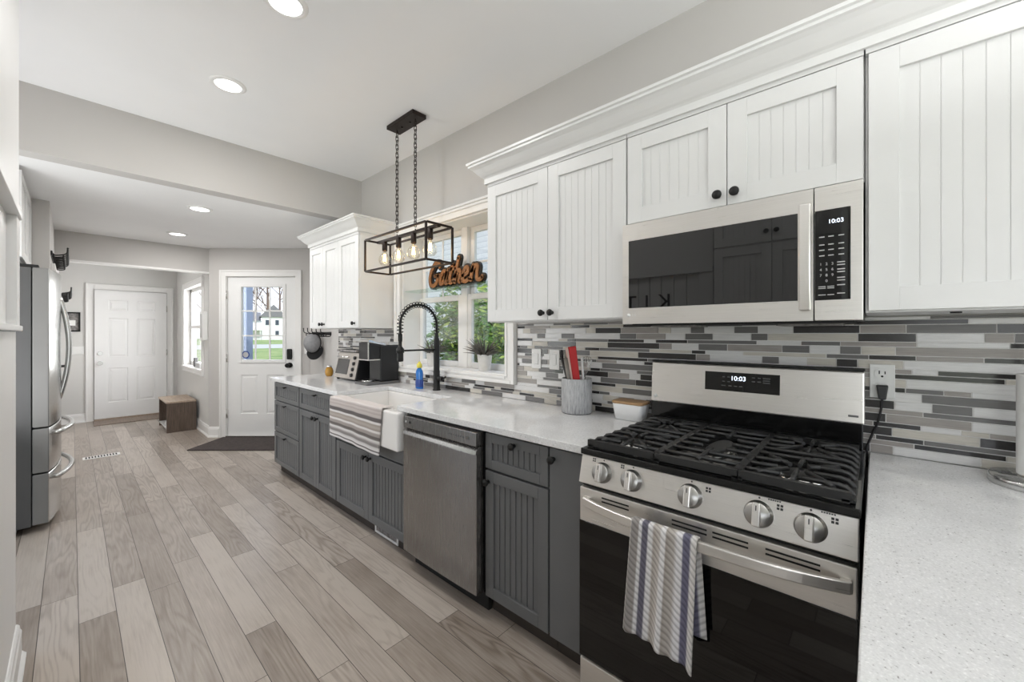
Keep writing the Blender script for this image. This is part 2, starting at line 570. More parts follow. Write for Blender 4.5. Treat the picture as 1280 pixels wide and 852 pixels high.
def make(name, mb, mats, parent=None, bevel=0.0, seg=2, sub=0, solid=0.0, org=None):
    """link mb as one mesh object; vertices are in world space"""
    if not isinstance(mats, (list, tuple)):
        mats = [mats]
    if parent is not None:
        org = root_loc(parent)
    elif org is None:
        xs, ys, zs = zip(*mb.v)
        org = Vector(((min(xs) + max(xs)) / 2, (min(ys) + max(ys)) / 2, min(zs)))
    org = Vector(org)
    me = bpy.data.meshes.new(name)
    me.from_pydata([(x - org.x, y - org.y, z - org.z) for x, y, z in mb.v], [], mb.f)
    for m in mats:
        me.materials.append(m)
    me.polygons.foreach_set('material_index', mb.m)
    me.polygons.foreach_set('use_smooth', mb.s)
    if mb.uv:
        ul = me.uv_layers.new(name='UVMap')
        for fi, uvs in mb.uv.items():
            for li, q in zip(me.polygons[fi].loop_indices, uvs):
                ul.data[li].uv = q
    me.update()
    o = bpy.data.objects.new(name, me)
    COL.objects.link(o)
    if parent is not None:
        o.parent = parent
    else:
        o.location = org
    if solid:
        md = o.modifiers.new('thickness', 'SOLIDIFY')
        md.thickness = solid
        md.offset = 0
    if bevel:
        md = o.modifiers.new('bevel', 'BEVEL')
        md.width = bevel
        md.segments = seg
        md.limit_method = 'ANGLE'
        md.angle_limit = math.radians(50)
        md.harden_normals = False
    if sub:
        md = o.modifiers.new('subdiv', 'SUBSURF')
        md.levels = md.render_levels = sub
    return o


def tag(o, label, cat, group=None, kind=None):
    if label: o['label'] = label
    if cat: o['category'] = cat
    if group: o['group'] = group
    if kind: o['kind'] = kind
    return o


def thing(name, label, cat, loc, group=None):
    o = bpy.data.objects.new(name, None)
    o.empty_display_size = 0.05
    COL.objects.link(o)
    o.location = loc
    return tag(o, label, cat, group)


def struct(name, mb, mats, label=None, **kw):
    o = make(name, mb, mats, **kw)
    if kw.get('parent') is None:
        o['kind'] = 'structure'
        if label:
            o['label'] = label
    return o


def copy_tree(o, parent=None):
    c = o.copy()
    COL.objects.link(c)
    c.parent = parent
    for ch in list(o.children):
        copy_tree(ch, c)
    return c


FX = Matrix(((0, 0, -1, 0), (-1, 0, 0, 0), (0, 1, 0, 0), (0, 0, 0, 1)))      # text facing -X
FXP = Matrix(((0, 0, 1, 0), (1, 0, 0, 0), (0, 1, 0, 0), (0, 0, 0, 1)))       # text facing +X


def text(name, s, size, at, mat, parent, rot=FX, extrude=0.0006, sx=1.0, align='CENTER'):
    cu = bpy.data.curves.new(name, 'FONT')
    cu.body = s
    cu.size = size
    cu.extrude = extrude
    cu.align_x = align
    cu.align_y = 'CENTER'
    tmp = bpy.data.objects.new(name, cu)
    COL.objects.link(tmp)
    dg = bpy.context.evaluated_depsgraph_get()
    me = bpy.data.meshes.new_from_object(tmp.evaluated_get(dg))
    bpy.data.objects.remove(tmp)
    mm = Matrix.Translation(Vector(at) - (root_loc(parent) if parent else Vector((0, 0, 0)))) @ rot @ Matrix.Diagonal((sx, 1, 1, 1))
    me.transform(mm)
    me.materials.clear()
    me.materials.append(mat)
    me.name = name
    o = bpy.data.objects.new(name, me)
    COL.objects.link(o)
    if parent: o.parent = parent
    return o


def catmull(pts, n=8):
    P = [Vector(p) for p in pts]
    P = [P[0] * 2 - P[1]] + P + [P[-1] * 2 - P[-2]]
    out = []
    for i in range(1, len(P) - 2):
        for k in range(n):
            t = k / n
            a, b, c, d = P[i - 1], P[i], P[i + 1], P[i + 2]
            out.append(0.5 * ((2 * b) + (c - a) * t + (2 * a - 5 * b + 4 * c - d) * t * t + (3 * b - a - 3 * c + d) * t ** 3))
    out.append(P[-2])
    return out


# ---------------------------------------------------------------- shell of the rooms
W = 1.93
CZ = 2.84
LZ = 2.43
struct('floor', MB().box(-4.1, 2.2, -4.1, 9.0, -0.1, 0), M['floor'])
struct('ceiling', MB().box(-4.1, 2.18, -4.1, 3.77, CZ, CZ + 0.12), M['ceiling'])
struct('ceiling', MB().prism([(-1.07, 3.9), (2.18, 3.9), (2.18, 5.36), (1.40, 6.38), (1.34, 8.94), (-1.07, 8.94)], LZ, LZ + 0.12), M['ceiling'])
WY0, WY1, WZ0, WZ1 = 1.797, 3.041, 1.052, 2.19          # kitchen window opening
mb = MB()
mb.box(W, W + 0.25, -4.1, WY0, 0, CZ).box(W, W + 0.25, WY1, 4.45, 0, CZ)
mb.box(W, W + 0.25, WY0, WY1, 0, WZ0).box(W, W + 0.25, WY0, WY1, WZ1, CZ)
mb.box(W + 0.12, W + 0.25, 4.45, 5.36, 0, LZ + 0.1)
struct('wall_right', mb, M['wall'])
struct('wall_beam', MB().box(-1.0, W, 3.77, 3.9, LZ, CZ + 0.1), M['wall'])

# angled wall with the half-glass door (local x to the right, y away from the kitchen)
cY, sY = math.cos(YAW), math.sin(YAW)
FA = 5.15
ANG = Matrix(((cY, sY, 0, sY * FA), (-sY, cY, 0, cY * FA), (0, 0, 1, 0), (0, 0, 0, 1)))
DR0, DR1, DZ = -3.667, -2.791, 2.06
mb = MB(ANG)
mb.box(-3.90, DR0 - 0.012, 0, 0.14, 0, LZ).box(DR1 + 0.012, -2.45, 0, 0.14, 0, LZ).box(DR0 - 0.012, DR1 + 0.012, 0, 0.14, DZ + 0.012, LZ)
struct('wall_angled', mb, M['wall'])
# entry hall
EX = 1.2
struct('wall_far', MB().box(-0.3, EX + 0.14, 8.8, 8.94, 0, LZ), M['hall_wall'])
EW0, EW1, EZ0, EZ1 = 6.80, 8.05, 0.84, 2.02
mb = MB()
mb.box(EX, EX + 0.14, 6.45, EW0, 0, LZ).box(EX, EX + 0.14, EW1, 8.8, 0, LZ)
mb.box(EX, EX + 0.14, EW0, EW1, 0, EZ0).box(EX, EX + 0.14, EW0, EW1, EZ1, LZ)
mb.prism([(EX, 6.36), (EX + 0.14, 6.42), (EX + 0.14, 6.46), (EX, 6.46)], 0, LZ)
struct('wall_hall', mb, M['hall_wall'])
struct('wall_header', MB().box(-0.125, EX, 6.40, 6.50, 2.13, LZ), M['wall'])
LX = -0.125
mb = MB()
mb.box(LX - 0.2, LX, 5.06, 8.8, 0, LZ)
mb.box(-0.95, LX - 0.2, 5.06, 5.2, 0, LZ)
struct('wall_left', mb, M['wall'])
struct('wall_alcove', MB().box(-1.07, -0.95, 0.15, 2.6, 0, CZ).box(-1.07, -0.95, 4.1, 5.2, 0, CZ).box(-1.07, -0.95, 2.6, 4.1, 2.3, CZ), M['wall'])
struct('wall_niche', MB().box(-0.95, -0.155, 0.89, 2.61, 0, 1.342), M['trim'])
struct('wall_niche_back', MB().box(-0.95, -0.19, 0.89, 2.61, 1.342, CZ), M['wall'])
mb = MB()
mb.box(-4.1, -3.2, -4.1, -4.0, 0, CZ).box(1.6, W, -4.1, -4.0, 0, CZ).box(-3.2, 1.6, -4.1, -4.0, 0, 0.35).box(-3.2, 1.6, -4.1, -4.0, 2.65, CZ)
struct('wall_back', mb, M['wall'])
mb = MB()
mb.box(-4.1, -4.0, -4.0, -3.5, 0, CZ).box(-4.1, -4.0, -0.3, 0.05, 0, CZ).box(-4.1, -4.0, -3.5, -0.3, 0, 0.4).box(-4.1, -4.0, -3.5, -0.3, 2.6, CZ)
mb.box(-4.1, -0.95, 0.05, 0.15, 0, CZ)
struct('wall_living', mb, M['wall'])


# baseboards: profile swept along straight runs
def baseboard(name, p0, p1, nrm, h=0.135, t=0.016):
    p0, p1, nrm = Vector((*p0, 0)), Vector((*p1, 0)), Vector((*nrm, 0))
    prof = [(0, 0), (t + 0.012, 0), (t + 0.012, 0.012), (t + 0.002, 0.024), (t, 0.026), (t, h - 0.03), (t - 0.004, h - 0.022), (t - 0.006, h - 0.008), (0.004, h), (0, h)]
    secs = [[p + nrm * o + Vector((0, 0, z)) for o, z in prof] for p in (p0, p1)]
    return struct(name, MB().loft(secs), M['trim'])


baseboard('baseboard_hall', (EX, 8.79), (EX, 6.36), (-1, 0))
A2 = ANG @ Vector((-3.90, 0, 0))
B2 = ANG @ Vector((-3.765, 0, 0))
baseboard('baseboard_angled', (A2.x, A2.y), (B2.x, B2.y), (-sY, -cY))
baseboard('baseboard_far', (-0.125, 8.8), (0.138, 8.8), (0, -1))
baseboard('baseboard_left', (-0.155, 0.9), (-0.155, 2.61), (1, 0), 0.14)


# casings
def casing(mb, x0, x1, z0, z1, w=0.085, t=0.018, bottom=False):
    """flat moulded casing round an opening, in a local frame whose room side is -y"""
    for a, b, c, d in ((x0 - w, x0, z0 - (w if bottom else 0), z1 + w), (x1, x1 + w, z0 - (w if bottom else 0), z1 + w), (x0, x1, z1, z1 + w)):
        mb.box(a, b, -t, 0, c, d)
    mb.box(x0 - w, x0 - w + 0.022, -t - 0.008, -t, z0 - (w if bottom else 0), z1 + w)
    mb.box(x1 + w - 0.022, x1 + w, -t - 0.008, -t, z0 - (w if bottom else 0), z1 + w)
    mb.box(x0 - w + 0.022, x1 + w - 0.022, -t - 0.008, -t, z1 + w - 0.022, z1 + w)
    if bottom:
        mb.box(x0, x1, -t, 0, z0 - w, z0)
        mb.box(x0 - w + 0.022, x1 + w - 0.022, -t - 0.008, -t, z0 - w, z0 - w + 0.022)


mb = MB(ANG)
casing(mb, DR0 - 0.008, DR1 + 0.008, 0, DZ + 0.008, 0.08)
mb.box(DR0 - 0.012, DR0 - 0.004, 0, 0.14, 0, DZ + 0.01).box(DR1 + 0.004, DR1 + 0.012, 0, 0.14, 0, DZ + 0.01).box(DR0 - 0.004, DR1 + 0.004, 0, 0.14, DZ + 0.004, DZ + 0.012)
struct('trim_1', mb, M['trim'], bevel=0.003)
FAR = frame((0, 8.8, 0), (1, 0, 0), (0, 1, 0))
D2a, D2b, D2z = 0.228, 1.06, 2.0
mb = MB(FAR)
casing(mb, D2a - 0.006, D2b + 0.006, 0, D2z + 0.008, 0.085)
struct('trim_2', mb, M['trim'], bevel=0.003)
struct('trim_3', MB().box(-0.125, EX, 6.392, 6.51, 2.108, 2.13), M['trim'], bevel=0.002)
HALL = frame((EX, 0, 0), (0, -1, 0), (1, 0, 0))
mb = MB(HALL)
casing(mb, -EW1, -EW0, EZ0, EZ1, 0.085, bottom=True)
struct('trim_4', mb, M['trim'], bevel=0.003)


# panelled doors
def panel(mb, x0, x1, z0, z1, y, d=0.010, bev=0.022):
    """raised and fielded panel standing in a shallow recess; room side is -y"""
    o = [(x0, y, z0), (x1, y, z0), (x1, y, z1), (x0, y, z1)]
    def ins(k, yy):
        return [(x0 + k, yy, z0 + k), (x1 - k, yy, z0 + k), (x1 - k, yy, z1 - k), (x0 + k, yy, z1 - k)]
    rings = [o, ins(0.008, y + d), ins(0.016, y + d), ins(0.016 + bev, y + 0.002)]
    idx = [[mb.vert(p) for p in r] for r in rings]
    for a, b in zip(idx, idx[1:]):
        for k in range(4):
            mb.face((a[k], a[(k + 1) % 4], b[(k + 1) % 4], b[k]))
    mb.face(idx[-1])


def slab_with_panels(mb, x0, x1, z0, z1, holes, th=0.04, y=0.0, through=()):
    """door slab whose front at y is cut by the holes (each filled by a raised panel)"""
    xs = sorted({x0, x1} | {h[0] for h in holes} | {h[1] for h in holes})
    zs = sorted({z0, z1} | {h[2] for h in holes} | {h[3] for h in holes})
    for i in range(len(xs) - 1):
        for j in range(len(zs) - 1):
            cx, cz = (xs[i] + xs[i + 1]) / 2, (zs[j] + zs[j + 1]) / 2
            hit = [h for h in holes if h[0] < cx < h[1] and h[2] < cz < h[3]]
            if hit:
                continue
            mb.box(xs[i], xs[i + 1], y, y + th, zs[j], zs[j + 1])
    for h in holes:
        if h in through:
            continue
        panel(mb, *h, y)
        mb.box(h[0], h[1], y + 0.014, y + th, h[2], h[3])


# door_1: half-glass back door
d1 = thing('door_1', 'white half-glass back door with nine panes beside the charcoal cabinets', 'door', tuple(ANG @ Vector(((DR0 + DR1) / 2, 0.03, 0))))
d1['kind'] = 'structure'
mb = MB(ANG)
rw = DR1 - DR0
g0, g1, gz0, gz1 = DR0 + 0.165, DR1 - 0.155, 0.985, 1.945
p1 = (DR0 + 0.165, DR0 + 0.385, 0.30, 0.80)
p2 = (DR0 + 0.50, DR0 + 0.72, 0.30, 0.80)
gh = (g0, g1, gz0, gz1)
slab_with_panels(mb, DR0, DR1, 0.02, DZ, [p1, p2, gh], 0.04, 0.015, through=(gh,))
make('door_slab', mb, M['door'], d1)
mb = MB(ANG)
fw_ = 0.028
mb.box(g0 - fw_, g0 + 0.012, 0.003, 0.055, gz0 - fw_, gz1 + fw_).box(g1 - 0.012, g1 + fw_, 0.003, 0.055, gz0 - fw_, gz1 + fw_)
mb.box(g0 + 0.012, g1 - 0.012, 0.003, 0.055, gz0 - fw_, gz0 + 0.012).box(g0 + 0.012, g1 - 0.012, 0.003, 0.055, gz1 - 0.012, gz1 + fw_)
fr1 = make('glazing_frame', mb, M['door'], d1, bevel=0.004)
mb = MB(ANG)
mb.box(g0 + 0.01, g1 - 0.01, 0.03, 0.034, gz0 + 0.01, gz1 - 0.01)
make('pane', mb, M['pane'], fr1)
mb = MB(ANG)
for k in (1, 2):
    xx = g0 + (g1 - g0) * k / 3
    zz = gz0 + (gz1 - gz0) * k / 3
    mb.box(xx - 0.009, xx + 0.009, 0.02, 0.029, gz0, gz1)
    mb.box(g0, g1, 0.02, 0.029, zz - 0.009, zz + 0.009)
make('muntin', mb, M['trim'], fr1)
mb = MB(ANG)
kx = DR1 - 0.075
prof = []
mb.box(kx - 0.033, kx + 0.033, -0.012, 0.015, 1.0, 1.135)
make('keypad', mb, M['black'], d1, bevel=0.02, seg=4)
mb = MB(ANG)
mb.cyl((kx, 0.015, 0.925), (kx, 0.0, 0.925), 0.034).cyl((kx, 0.0, 0.925), (kx, -0.03, 0.925), 0.014)
mb.cyl((kx, -0.03, 0.925), (kx, -0.045, 0.925), 0.022, 0.031).cyl((kx, -0.045, 0.925), (kx, -0.065, 0.925), 0.031, 0.024)
make('door_knob', mb, M['black'], d1)
for hz in (0.30, 1.02, 1.83):
    mb = MB(ANG)
    mb.box(DR0 - 0.012, DR0 + 0.006, -0.004, 0.013, hz - 0.05, hz + 0.05).cyl((DR0 - 0.005, -0.006, hz - 0.052), (DR0 - 0.005, -0.006, hz + 0.052), 0.007, n=10)
    make('hinge', mb, M['chrome'], d1)
mb = MB(ANG)
mb.box(DR0 - 0.01, DR1 + 0.01, -0.02, 0.14, 0.0, 0.02)
make('threshold', mb, M['chrome'], d1)
# round security sticker on the lowest left pane
st = thing('window_sticker', 'round dark sticker stuck in the lower left corner of the back door glass', 'sticker', tuple(ANG @ Vector((g0 + 0.055, 0.027, gz0 + 0.07))))
mb = MB(ANG)
mb.cyl((g0 + 0.055, 0.0295, gz0 + 0.075), (g0 + 0.055, 0.0275, gz0 + 0.075), 0.05)
make('backing', mb, M['soap_label'], st)
mb = MB(ANG)
mb.cyl((g0 + 0.055, 0.0275, gz0 + 0.075), (g0 + 0.055, 0.0265, gz0 + 0.075), 0.036).box(g0 + 0.03, g0 + 0.08, 0.0255, 0.0264, gz0 + 0.07, gz0 + 0.08)
make('emblem', mb, M['legend'], st)

# door_2: six-panel front door
d2 = thing('door_2', 'white six-panel front door at the end of the entry hall', 'door', ((D2a + D2b) / 2, 8.76, 0))
d2['kind'] = 'structure'
mb = MB(FAR)
dw = D2b - D2a
cols = ((D2a + 0.15, D2a + 0.37), (D2b - 0.36, D2b - 0.14))
rows = ((0.27, 0.80), (0.97, 1.57), (1.69, 1.85))
slab_with_panels(mb, D2a, D2b, 0.03, D2z, [(a, b, c, d) for a, b in cols for c, d in rows], 0.04, -0.045)
make('door_slab', mb, M['door'], d2)
mb = MB(FAR)
mb.cyl((D2a + 0.06, -0.045, 0.88), (D2a + 0.06, -0.055, 0.88), 0.032).cyl((D2a + 0.06, -0.055, 0.88), (D2a + 0.06, -0.085, 0.88), 0.012).cyl((D2a + 0.06, -0.08, 0.88), (D2a + 0.06, -0.11, 0.88), 0.024, 0.027)
make('door_knob', mb, M['chrome'], d2)
mb = MB(FAR)
mb.cyl((D2a + 0.06, -0.045, 1.03), (D2a + 0.06, -0.06, 1.03), 0.032, 0.028).box(D2a + 0.054, D2a + 0.066, -0.075, -0.06, 1.012, 1.048)
make('deadbolt', mb, M['chrome'], d2)
for hz in (0.3, 1.02, 1.74):
    mb = MB(FAR)
    mb.cyl((D2b + 0.003, -0.05, hz - 0.05), (D2b + 0.003, -0.05, hz + 0.05), 0.007, n=10)
    make('hinge', mb, M['chrome'], d2)
mb = MB(FAR)
mb.box(D2a - 0.006, D2b + 0.006, -0.06, 0.0, 0, 0.028)
make('threshold', mb, M['bench_top'], d2)

# door_3: closet door on the left wall past the fridge
LFT = frame((LX, 0, 0), (0, 1, 0), (-1, 0, 0))
d3 = thing('door_3', 'white closet door seen edge-on past the fridge', 'door', (LX, 5.9, 0))
d3['kind'] = 'structure'
mb = MB(LFT)
casing(mb, 5.42, 6.24, 0, 1.87, 0.08)
make('casing', mb, M['trim'], d3, bevel=0.003)
mb = MB(LFT)
slab_with_panels(mb, 5.43, 6.23, 0.02, 1.865, [(a, b, c, d) for a, b in ((5.53, 5.77), (5.89, 6.13)) for c, d in ((0.25, 0.85), (1.0, 1.75))], 0.03, -0.032)
make('door_slab', mb, M['door'], d3)
mb = MB(LFT)
mb.cyl((6.16, -0.032, 1.0), (6.16, -0.04, 1.0), 0.032).cyl((6.16, -0.04, 1.0), (6.16, -0.08, 1.0), 0.012).cyl((6.16, -0.075, 1.0), (6.16, -0.105, 1.0), 0.022, 0.029)
make('door_knob', mb, M['black'], d3)

# window_2: hall window
w2 = thing('window_2', 'narrow bright sash window in the entry hall above the bench', 'window', (EX + 0.08, (EW0 + EW1) / 2, EZ0))
w2['kind'] = 'structure'
mb = MB(HALL)
a, b = -EW1, -EW0
mid = (EZ0 + EZ1) / 2
for x0, x1, z0, z1, y0 in ((a, a + 0.05, EZ0, EZ1, 0.07), (b - 0.05, b, EZ0, EZ1, 0.07), (a, b, EZ0, EZ0 + 0.06, 0.07), (a, b, EZ1 - 0.05, EZ1, 0.07), (a, b, mid - 0.025, mid + 0.025, 0.06)):
    mb.box(x0, x1, y0, 0.12, z0, z1)
make('sash', mb, M['trim'], w2, bevel=0.003)
make('pane', MB(HALL).box(a + 0.05, b - 0.05, 0.09, 0.094, EZ0 + 0.06, EZ1 - 0.05), M['pane'], w2)
make('stool', MB(HALL).box(a - 0.02, b + 0.02, -0.045, 0.06, EZ0 - 0.025, EZ0 + 0.002), M['trim'], w2, bevel=0.004)

# window_1: deep window over the sink
KW = frame((W, 0, 0), (0, -1, 0), (1, 0, 0))
mb = MB(KW)
a, b = -WY1, -WY0
w1 = thing('window_1', 'deep white double window over the sink looking onto evergreens', 'window', (W + 0.2, (WY0 + WY1) / 2, WZ0))
w1['kind'] = 'structure'
mb = MB(KW)
cw = 0.085
for x0, x1, z0, z1 in ((a - cw, a, WZ0 - 0.045, WZ1), (b, b + cw, WZ0 - 0.045, WZ1), (a, b, WZ0 - 0.045, WZ0)):
    mb.box(x0, x1, -0.022, 0, z0, z1)
mb.box(b + 0.055, b + cw, -0.034, -0.022, WZ0 - 0.045, WZ1).box(a - cw, a - 0.055, -0.034, -0.022, WZ0 - 0.045, WZ1)
mb.box(b, b + 0.02, -0.028, -0.022, WZ0, WZ1).box(a - 0.02, a, -0.028, -0.022, WZ0, WZ1)
mb.box(a - 0.055, b + 0.055, -0.034, -0.022, WZ0 - 0.045, WZ0 - 0.022).box(a, b, -0.03, 0.0, WZ0 - 0.012, WZ0 + 0.002)
make('casing', mb, M['trim'], w1, bevel=0.003)
mb = MB(KW)
mb.box(a - cw - 0.01, b + cw + 0.01, -0.022, 0, WZ1, WZ1 + 0.065).box(a - cw - 0.02, b + cw + 0.02, -0.04, 0, WZ1 + 0.065, WZ1 + 0.085)
mb.box(a - cw - 0.015, b + cw + 0.015, -0.032, -0.022, WZ1 + 0.045, WZ1 + 0.065)
make('head_casing', mb, M['trim'], w1, bevel=0.004)
mb = MB(KW)
mb.box(a, a + 0.012, 0.0, 0.20, WZ0, WZ1).box(b - 0.012, b, 0.0, 0.20, WZ0, WZ1).box(a, b, 0.0, 0.20, WZ1 - 0.012, WZ1).box(a, b, 0.0, 0.20, WZ0 - 0.002, WZ0 + 0.012)
make('jamb', mb, M['trim'], w1)
mid = (a + b) / 2
mz = 1.626
mb = MB(KW)
mb.box(mid - 0.035, mid + 0.035, 0.165, 0.24, WZ0 + 0.012, WZ1 - 0.012)
make('mullion', mb, M['trim'], w1, bevel=0.004)
for x0, x1 in ((a + 0.012, mid - 0.035), (mid + 0.035, b - 0.012)):
    for z0, z1, y in ((WZ0 + 0.012, mz + 0.02, 0.17), (mz - 0.02, WZ1 - 0.012, 0.20)):
        mb = MB(KW)
        t = 0.045
        mb.box(x0, x0 + t, y, y + 0.03, z0, z1).box(x1 - t, x1, y, y + 0.03, z0, z1).box(x0 + t, x1 - t, y, y + 0.03, z0, z0 + t).box(x0 + t, x1 - t, y, y + 0.03, z1 - t, z1)
        s_ = make('sash', mb, M['trim'], w1, bevel=0.004)
        make('pane', MB(KW).box(x0 + t, x1 - t, y + 0.014, y + 0.018, z0 + t, z1 - t), M['pane'], s_)
        if y > 0.19:
            mb = MB(KW)
            xm, zm = (x0 + x1) / 2, (z0 + z1) / 2
            mb.box(xm - 0.008, xm + 0.008, y + 0.004, y + 0.012, z0 + t, z1 - t).box(x0 + t, x1 - t, y + 0.004, y + 0.012, zm - 0.008, zm + 0.008)
            make('muntin', mb, M['trim'], s_)


# ---------------------------------------------------------------- backsplash tile
def tiles():
    rnd = random.Random(11)
    mb = MB()
    seq = [.030, .017, .017, .030, .017, .030, .017, .030, .030, .017]
    bot, top = 0.912, 1.392
    regs = [(-0.92, 1.7, bot, top), (3.135, 4.262, bot, 1.376), (1.7, 3.135, bot, 1.004)]
    z = bot
    ri = 0
    yofs = 0
    while z < top:
        h = seq[ri % len(seq)]
        thin = h < 0.02
        y = -0.95 - rnd.random() * 0.1
        last = -1
        while y < 4.3:
            ln = rnd.choice([.06, .09, .12, .15, .20, .28])
            r = rnd.random()
            if thin:
                c = 4 if r < .40 else 3 if r < .60 else 1 if r < .72 else 2 if r < .80 else 0
            else:
                c = 4 if r < .17 else 3 if r < .38 else 2 if r < .47 else 1 if r < .63 else 0
            if c == last:
                c = (c + 2) % 5
            last = c
            g = 0.0015
            for (ra, rb, rc, rd) in regs:
                y0, y1 = max(y + g, ra), min(y + ln - g, rb)
                z0, z1 = max(z + g, rc), min(z + h - g, rd)
                if y1 - y0 > .004 and z1 - z0 > .003:
                    mb.mi = c + 1
                    mb.box(W - 0.0072, W - 0.003, y0, y1, z0, z1)
            y += ln
        z += h
        ri += 1
    mb.mi = 0
    for (ra, rb, rc, rd) in regs:
        mb.box(W - 0.005, W + 0.001, ra, rb, rc, rd)
    o = make('trim_5', mb, [M['grout']] + [M[t[0]] for t in TILES])
    o['kind'] = 'structure'
    o['label'] = 'grey, taupe and charcoal strip mosaic backsplash'


tiles()


# ---------------------------------------------------------------- cabinets
RGT = lambda x: frame((x, 0, 0), (0, 1, 0), (-1, 0, 0))    # faces -X: local x = world Y, local y = out of the face
LFX = lambda x: frame((x, 0, 0), (0, -1, 0), (1, 0, 0))    # faces +X: local x = -Y


def bead_door(mb, x0, x1, z0, z1, st=0.052, th=0.02, pitch=0.036, g=0.0045, top=0.0105):
    x0 += 0.0015; x1 -= 0.0015; z0 += 0.0015; z1 -= 0.0015
    mb.box(x0, x0 + st, 0, th, z0, z1).box(x1 - st, x1, 0, th, z0, z1)
    mb.box(x0 + st, x1 - st, 0, th, z0, z0 + st).box(x0 + st, x1 - st, 0, th, z1 - st, z1)
    mb.box(x0 + st, x1 - st, 0, 0.005 if g > 0.004 else 0.0090, z0 + st, z1 - st)
    n = max(2, round((x1 - x0 - 2 * st) / pitch))
    p = (x1 - x0 - 2 * st) / n
    for k in range(n):
        a = x0 + st + k * p + (g / 2 if k else 0)
        b = x0 + st + (k + 1) * p - (g / 2 if k < n - 1 else 0)
        mb.box(a, b, 0.005 if g > 0.004 else 0.0090, 0.0105, z0 + st, z1 - st)


KNOB = None


def knob(T, x, z, parent, y=0.02):
    mb = MB(T)
    mb.cyl((x, y, z), (x, y + 0.004, z), 0.009, n=16).cyl((x, y + 0.004, z), (x, y + 0.016, z), 0.006, n=12)
    c = [(0.008, 0.014), (0.0155, 0.019), (0.0165, 0.024), (0.0145, 0.029), (0.0, 0.031)]
    rings = [[(x + math.cos(2 * PI * k / 20) * max(r, 1e-4), y + h, z - math.sin(2 * PI * k / 20) * max(r, 1e-4)) for k in range(20)] for r, h in c]
    mb.ring_surf(rings)
    return make('knob', mb, M['black'], parent)


def pull(T, x, z, parent, y=0.02):
    """small black T-bar pull"""
    mb = MB(T)
    mb.cyl((x, y, z), (x, y + 0.022, z), 0.0055, n=10)
    mb.cyl((x - 0.025, y + 0.024, z), (x + 0.025, y + 0.024, z), 0.006, n=12)
    return make('knob', mb, M['black'], parent)


def front(T, name, x0, x1, z0, z1, mat, parent, st=0.052, knobs=(), th=0.02, pitch=0.036, kf=knob):
    mb = MB(T)
    bead_door(mb, x0, x1, z0, z1, st, th, pitch, 0.0045 if mat is M['grey_cab'] else 0.0022)
    d = make(name, mb, mat, parent, bevel=0.0022, seg=2)
    for kx, kz in knobs:
        kf(T, kx, kz, d, th)
    return d


F = 1.315          # base cabinet face frame plane (doors stand 20 mm proud)
TF = RGT(F + 0.02)
ZB, ZT = 0.095, 0.878
BACK = W - 0.012


def base_unit(label, y0, y1, group=None, z1=ZT):
    t = thing('base_cabinet', label, 'cabinet', (F + 0.3, (y0 + y1) / 2, 0), group)
    make('carcass', MB().box(F + 0.021, BACK, y0 + 0.001, y1 - 0.001, ZB, z1), M['grey_cab'], t)
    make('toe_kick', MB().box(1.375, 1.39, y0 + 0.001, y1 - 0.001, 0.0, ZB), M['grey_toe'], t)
    return t


Y0, Y1, Y2, Y3, Y4, Y5, Y6 = 4.30, 3.673, 2.958, 2.0, 1.373, 0.991, 0.797
GC = 'charcoal beadboard base cabinets'
c = base_unit('charcoal three-drawer base cabinet at the far end of the counter', Y1, Y0, GC)
for z0, z1 in ((0.097, 0.40), (0.405, 0.695), (0.70, 0.868)):
    front(TF, 'drawer', Y1 + 0.008, Y0 - 0.004, z0, z1, M['grey_cab'], c, st=0.04, knobs=(((Y0 + Y1) / 2, z1 - 0.028),), kf=pull)
c = base_unit('charcoal base cabinet with one drawer over two doors left of the sink', Y2, Y1, GC)
front(TF, 'drawer', Y2 + 0.006, Y1 - 0.008, 0.70, 0.868, M['grey_cab'], c, st=0.04, knobs=(((Y1 + Y2) / 2, 0.84),), kf=pull)
ym = (Y1 + Y2) / 2
front(TF, 'door', Y2 + 0.006, ym, ZB + 0.002, 0.692, M['grey_cab'], c, knobs=((ym - 0.03, 0.655),))
front(TF, 'door', ym, Y1 - 0.008, ZB + 0.002, 0.692, M['grey_cab'], c, knobs=((ym + 0.03, 0.655),))
c = base_unit('charcoal two-door sink cabinet under the white apron sink', Y3, Y2, GC, z1=0.60)
ym = (Y2 + Y3) / 2
front(TF, 'door', Y3 + 0.006, ym, ZB + 0.002, 0.552, M['grey_cab'], c, knobs=((ym - 0.03, 0.515),))
front(TF, 'door', ym, Y2 - 0.006, ZB + 0.002, 0.552, M['grey_cab'], c, knobs=((ym + 0.03, 0.515),))
make('apron_rail', MB(TF).box(Y3 + 0.002, Y2 - 0.002, -0.02, 0.016, 0.558, 0.645), M['grey_cab'], c, bevel=0.002)
make('side_stile', MB(TF).box(Y3 + 0.002, 2.024, -0.58, 0.016, 0.645, ZT), M['grey_cab'], c)
make('side_stile', MB(TF).box(2.915, Y2 - 0.002, -0.58, 0.016, 0.645, ZT), M['grey_cab'], c)
c = base_unit('charcoal base cabinet with one drawer and one door right of the dishwasher', Y5, Y4, GC)
front(TF, 'drawer', Y5 + 0.004, Y4 - 0.006, 0.70, 0.868, M['grey_cab'], c, st=0.042, knobs=(((Y4 + Y5) / 2, 0.838),), pitch=0.032)
front(TF, 'door', Y5 + 0.004, Y4 - 0.006, ZB + 0.002, 0.692, M['grey_cab'], c, knobs=((Y4 - 0.028, 0.64),), pitch=0.032)
c = base_unit('narrow flat-fronted charcoal pull-out cabinet against the range', Y6, Y5, GC)
make('door', MB(TF).box(Y6, Y5 - 0.004, 0, 0.02, ZB + 0.002, 0.868), M['grey_cab'], c, bevel=0.002)
knob(TF, Y5 - 0.024, 0.825, c.children[-1])
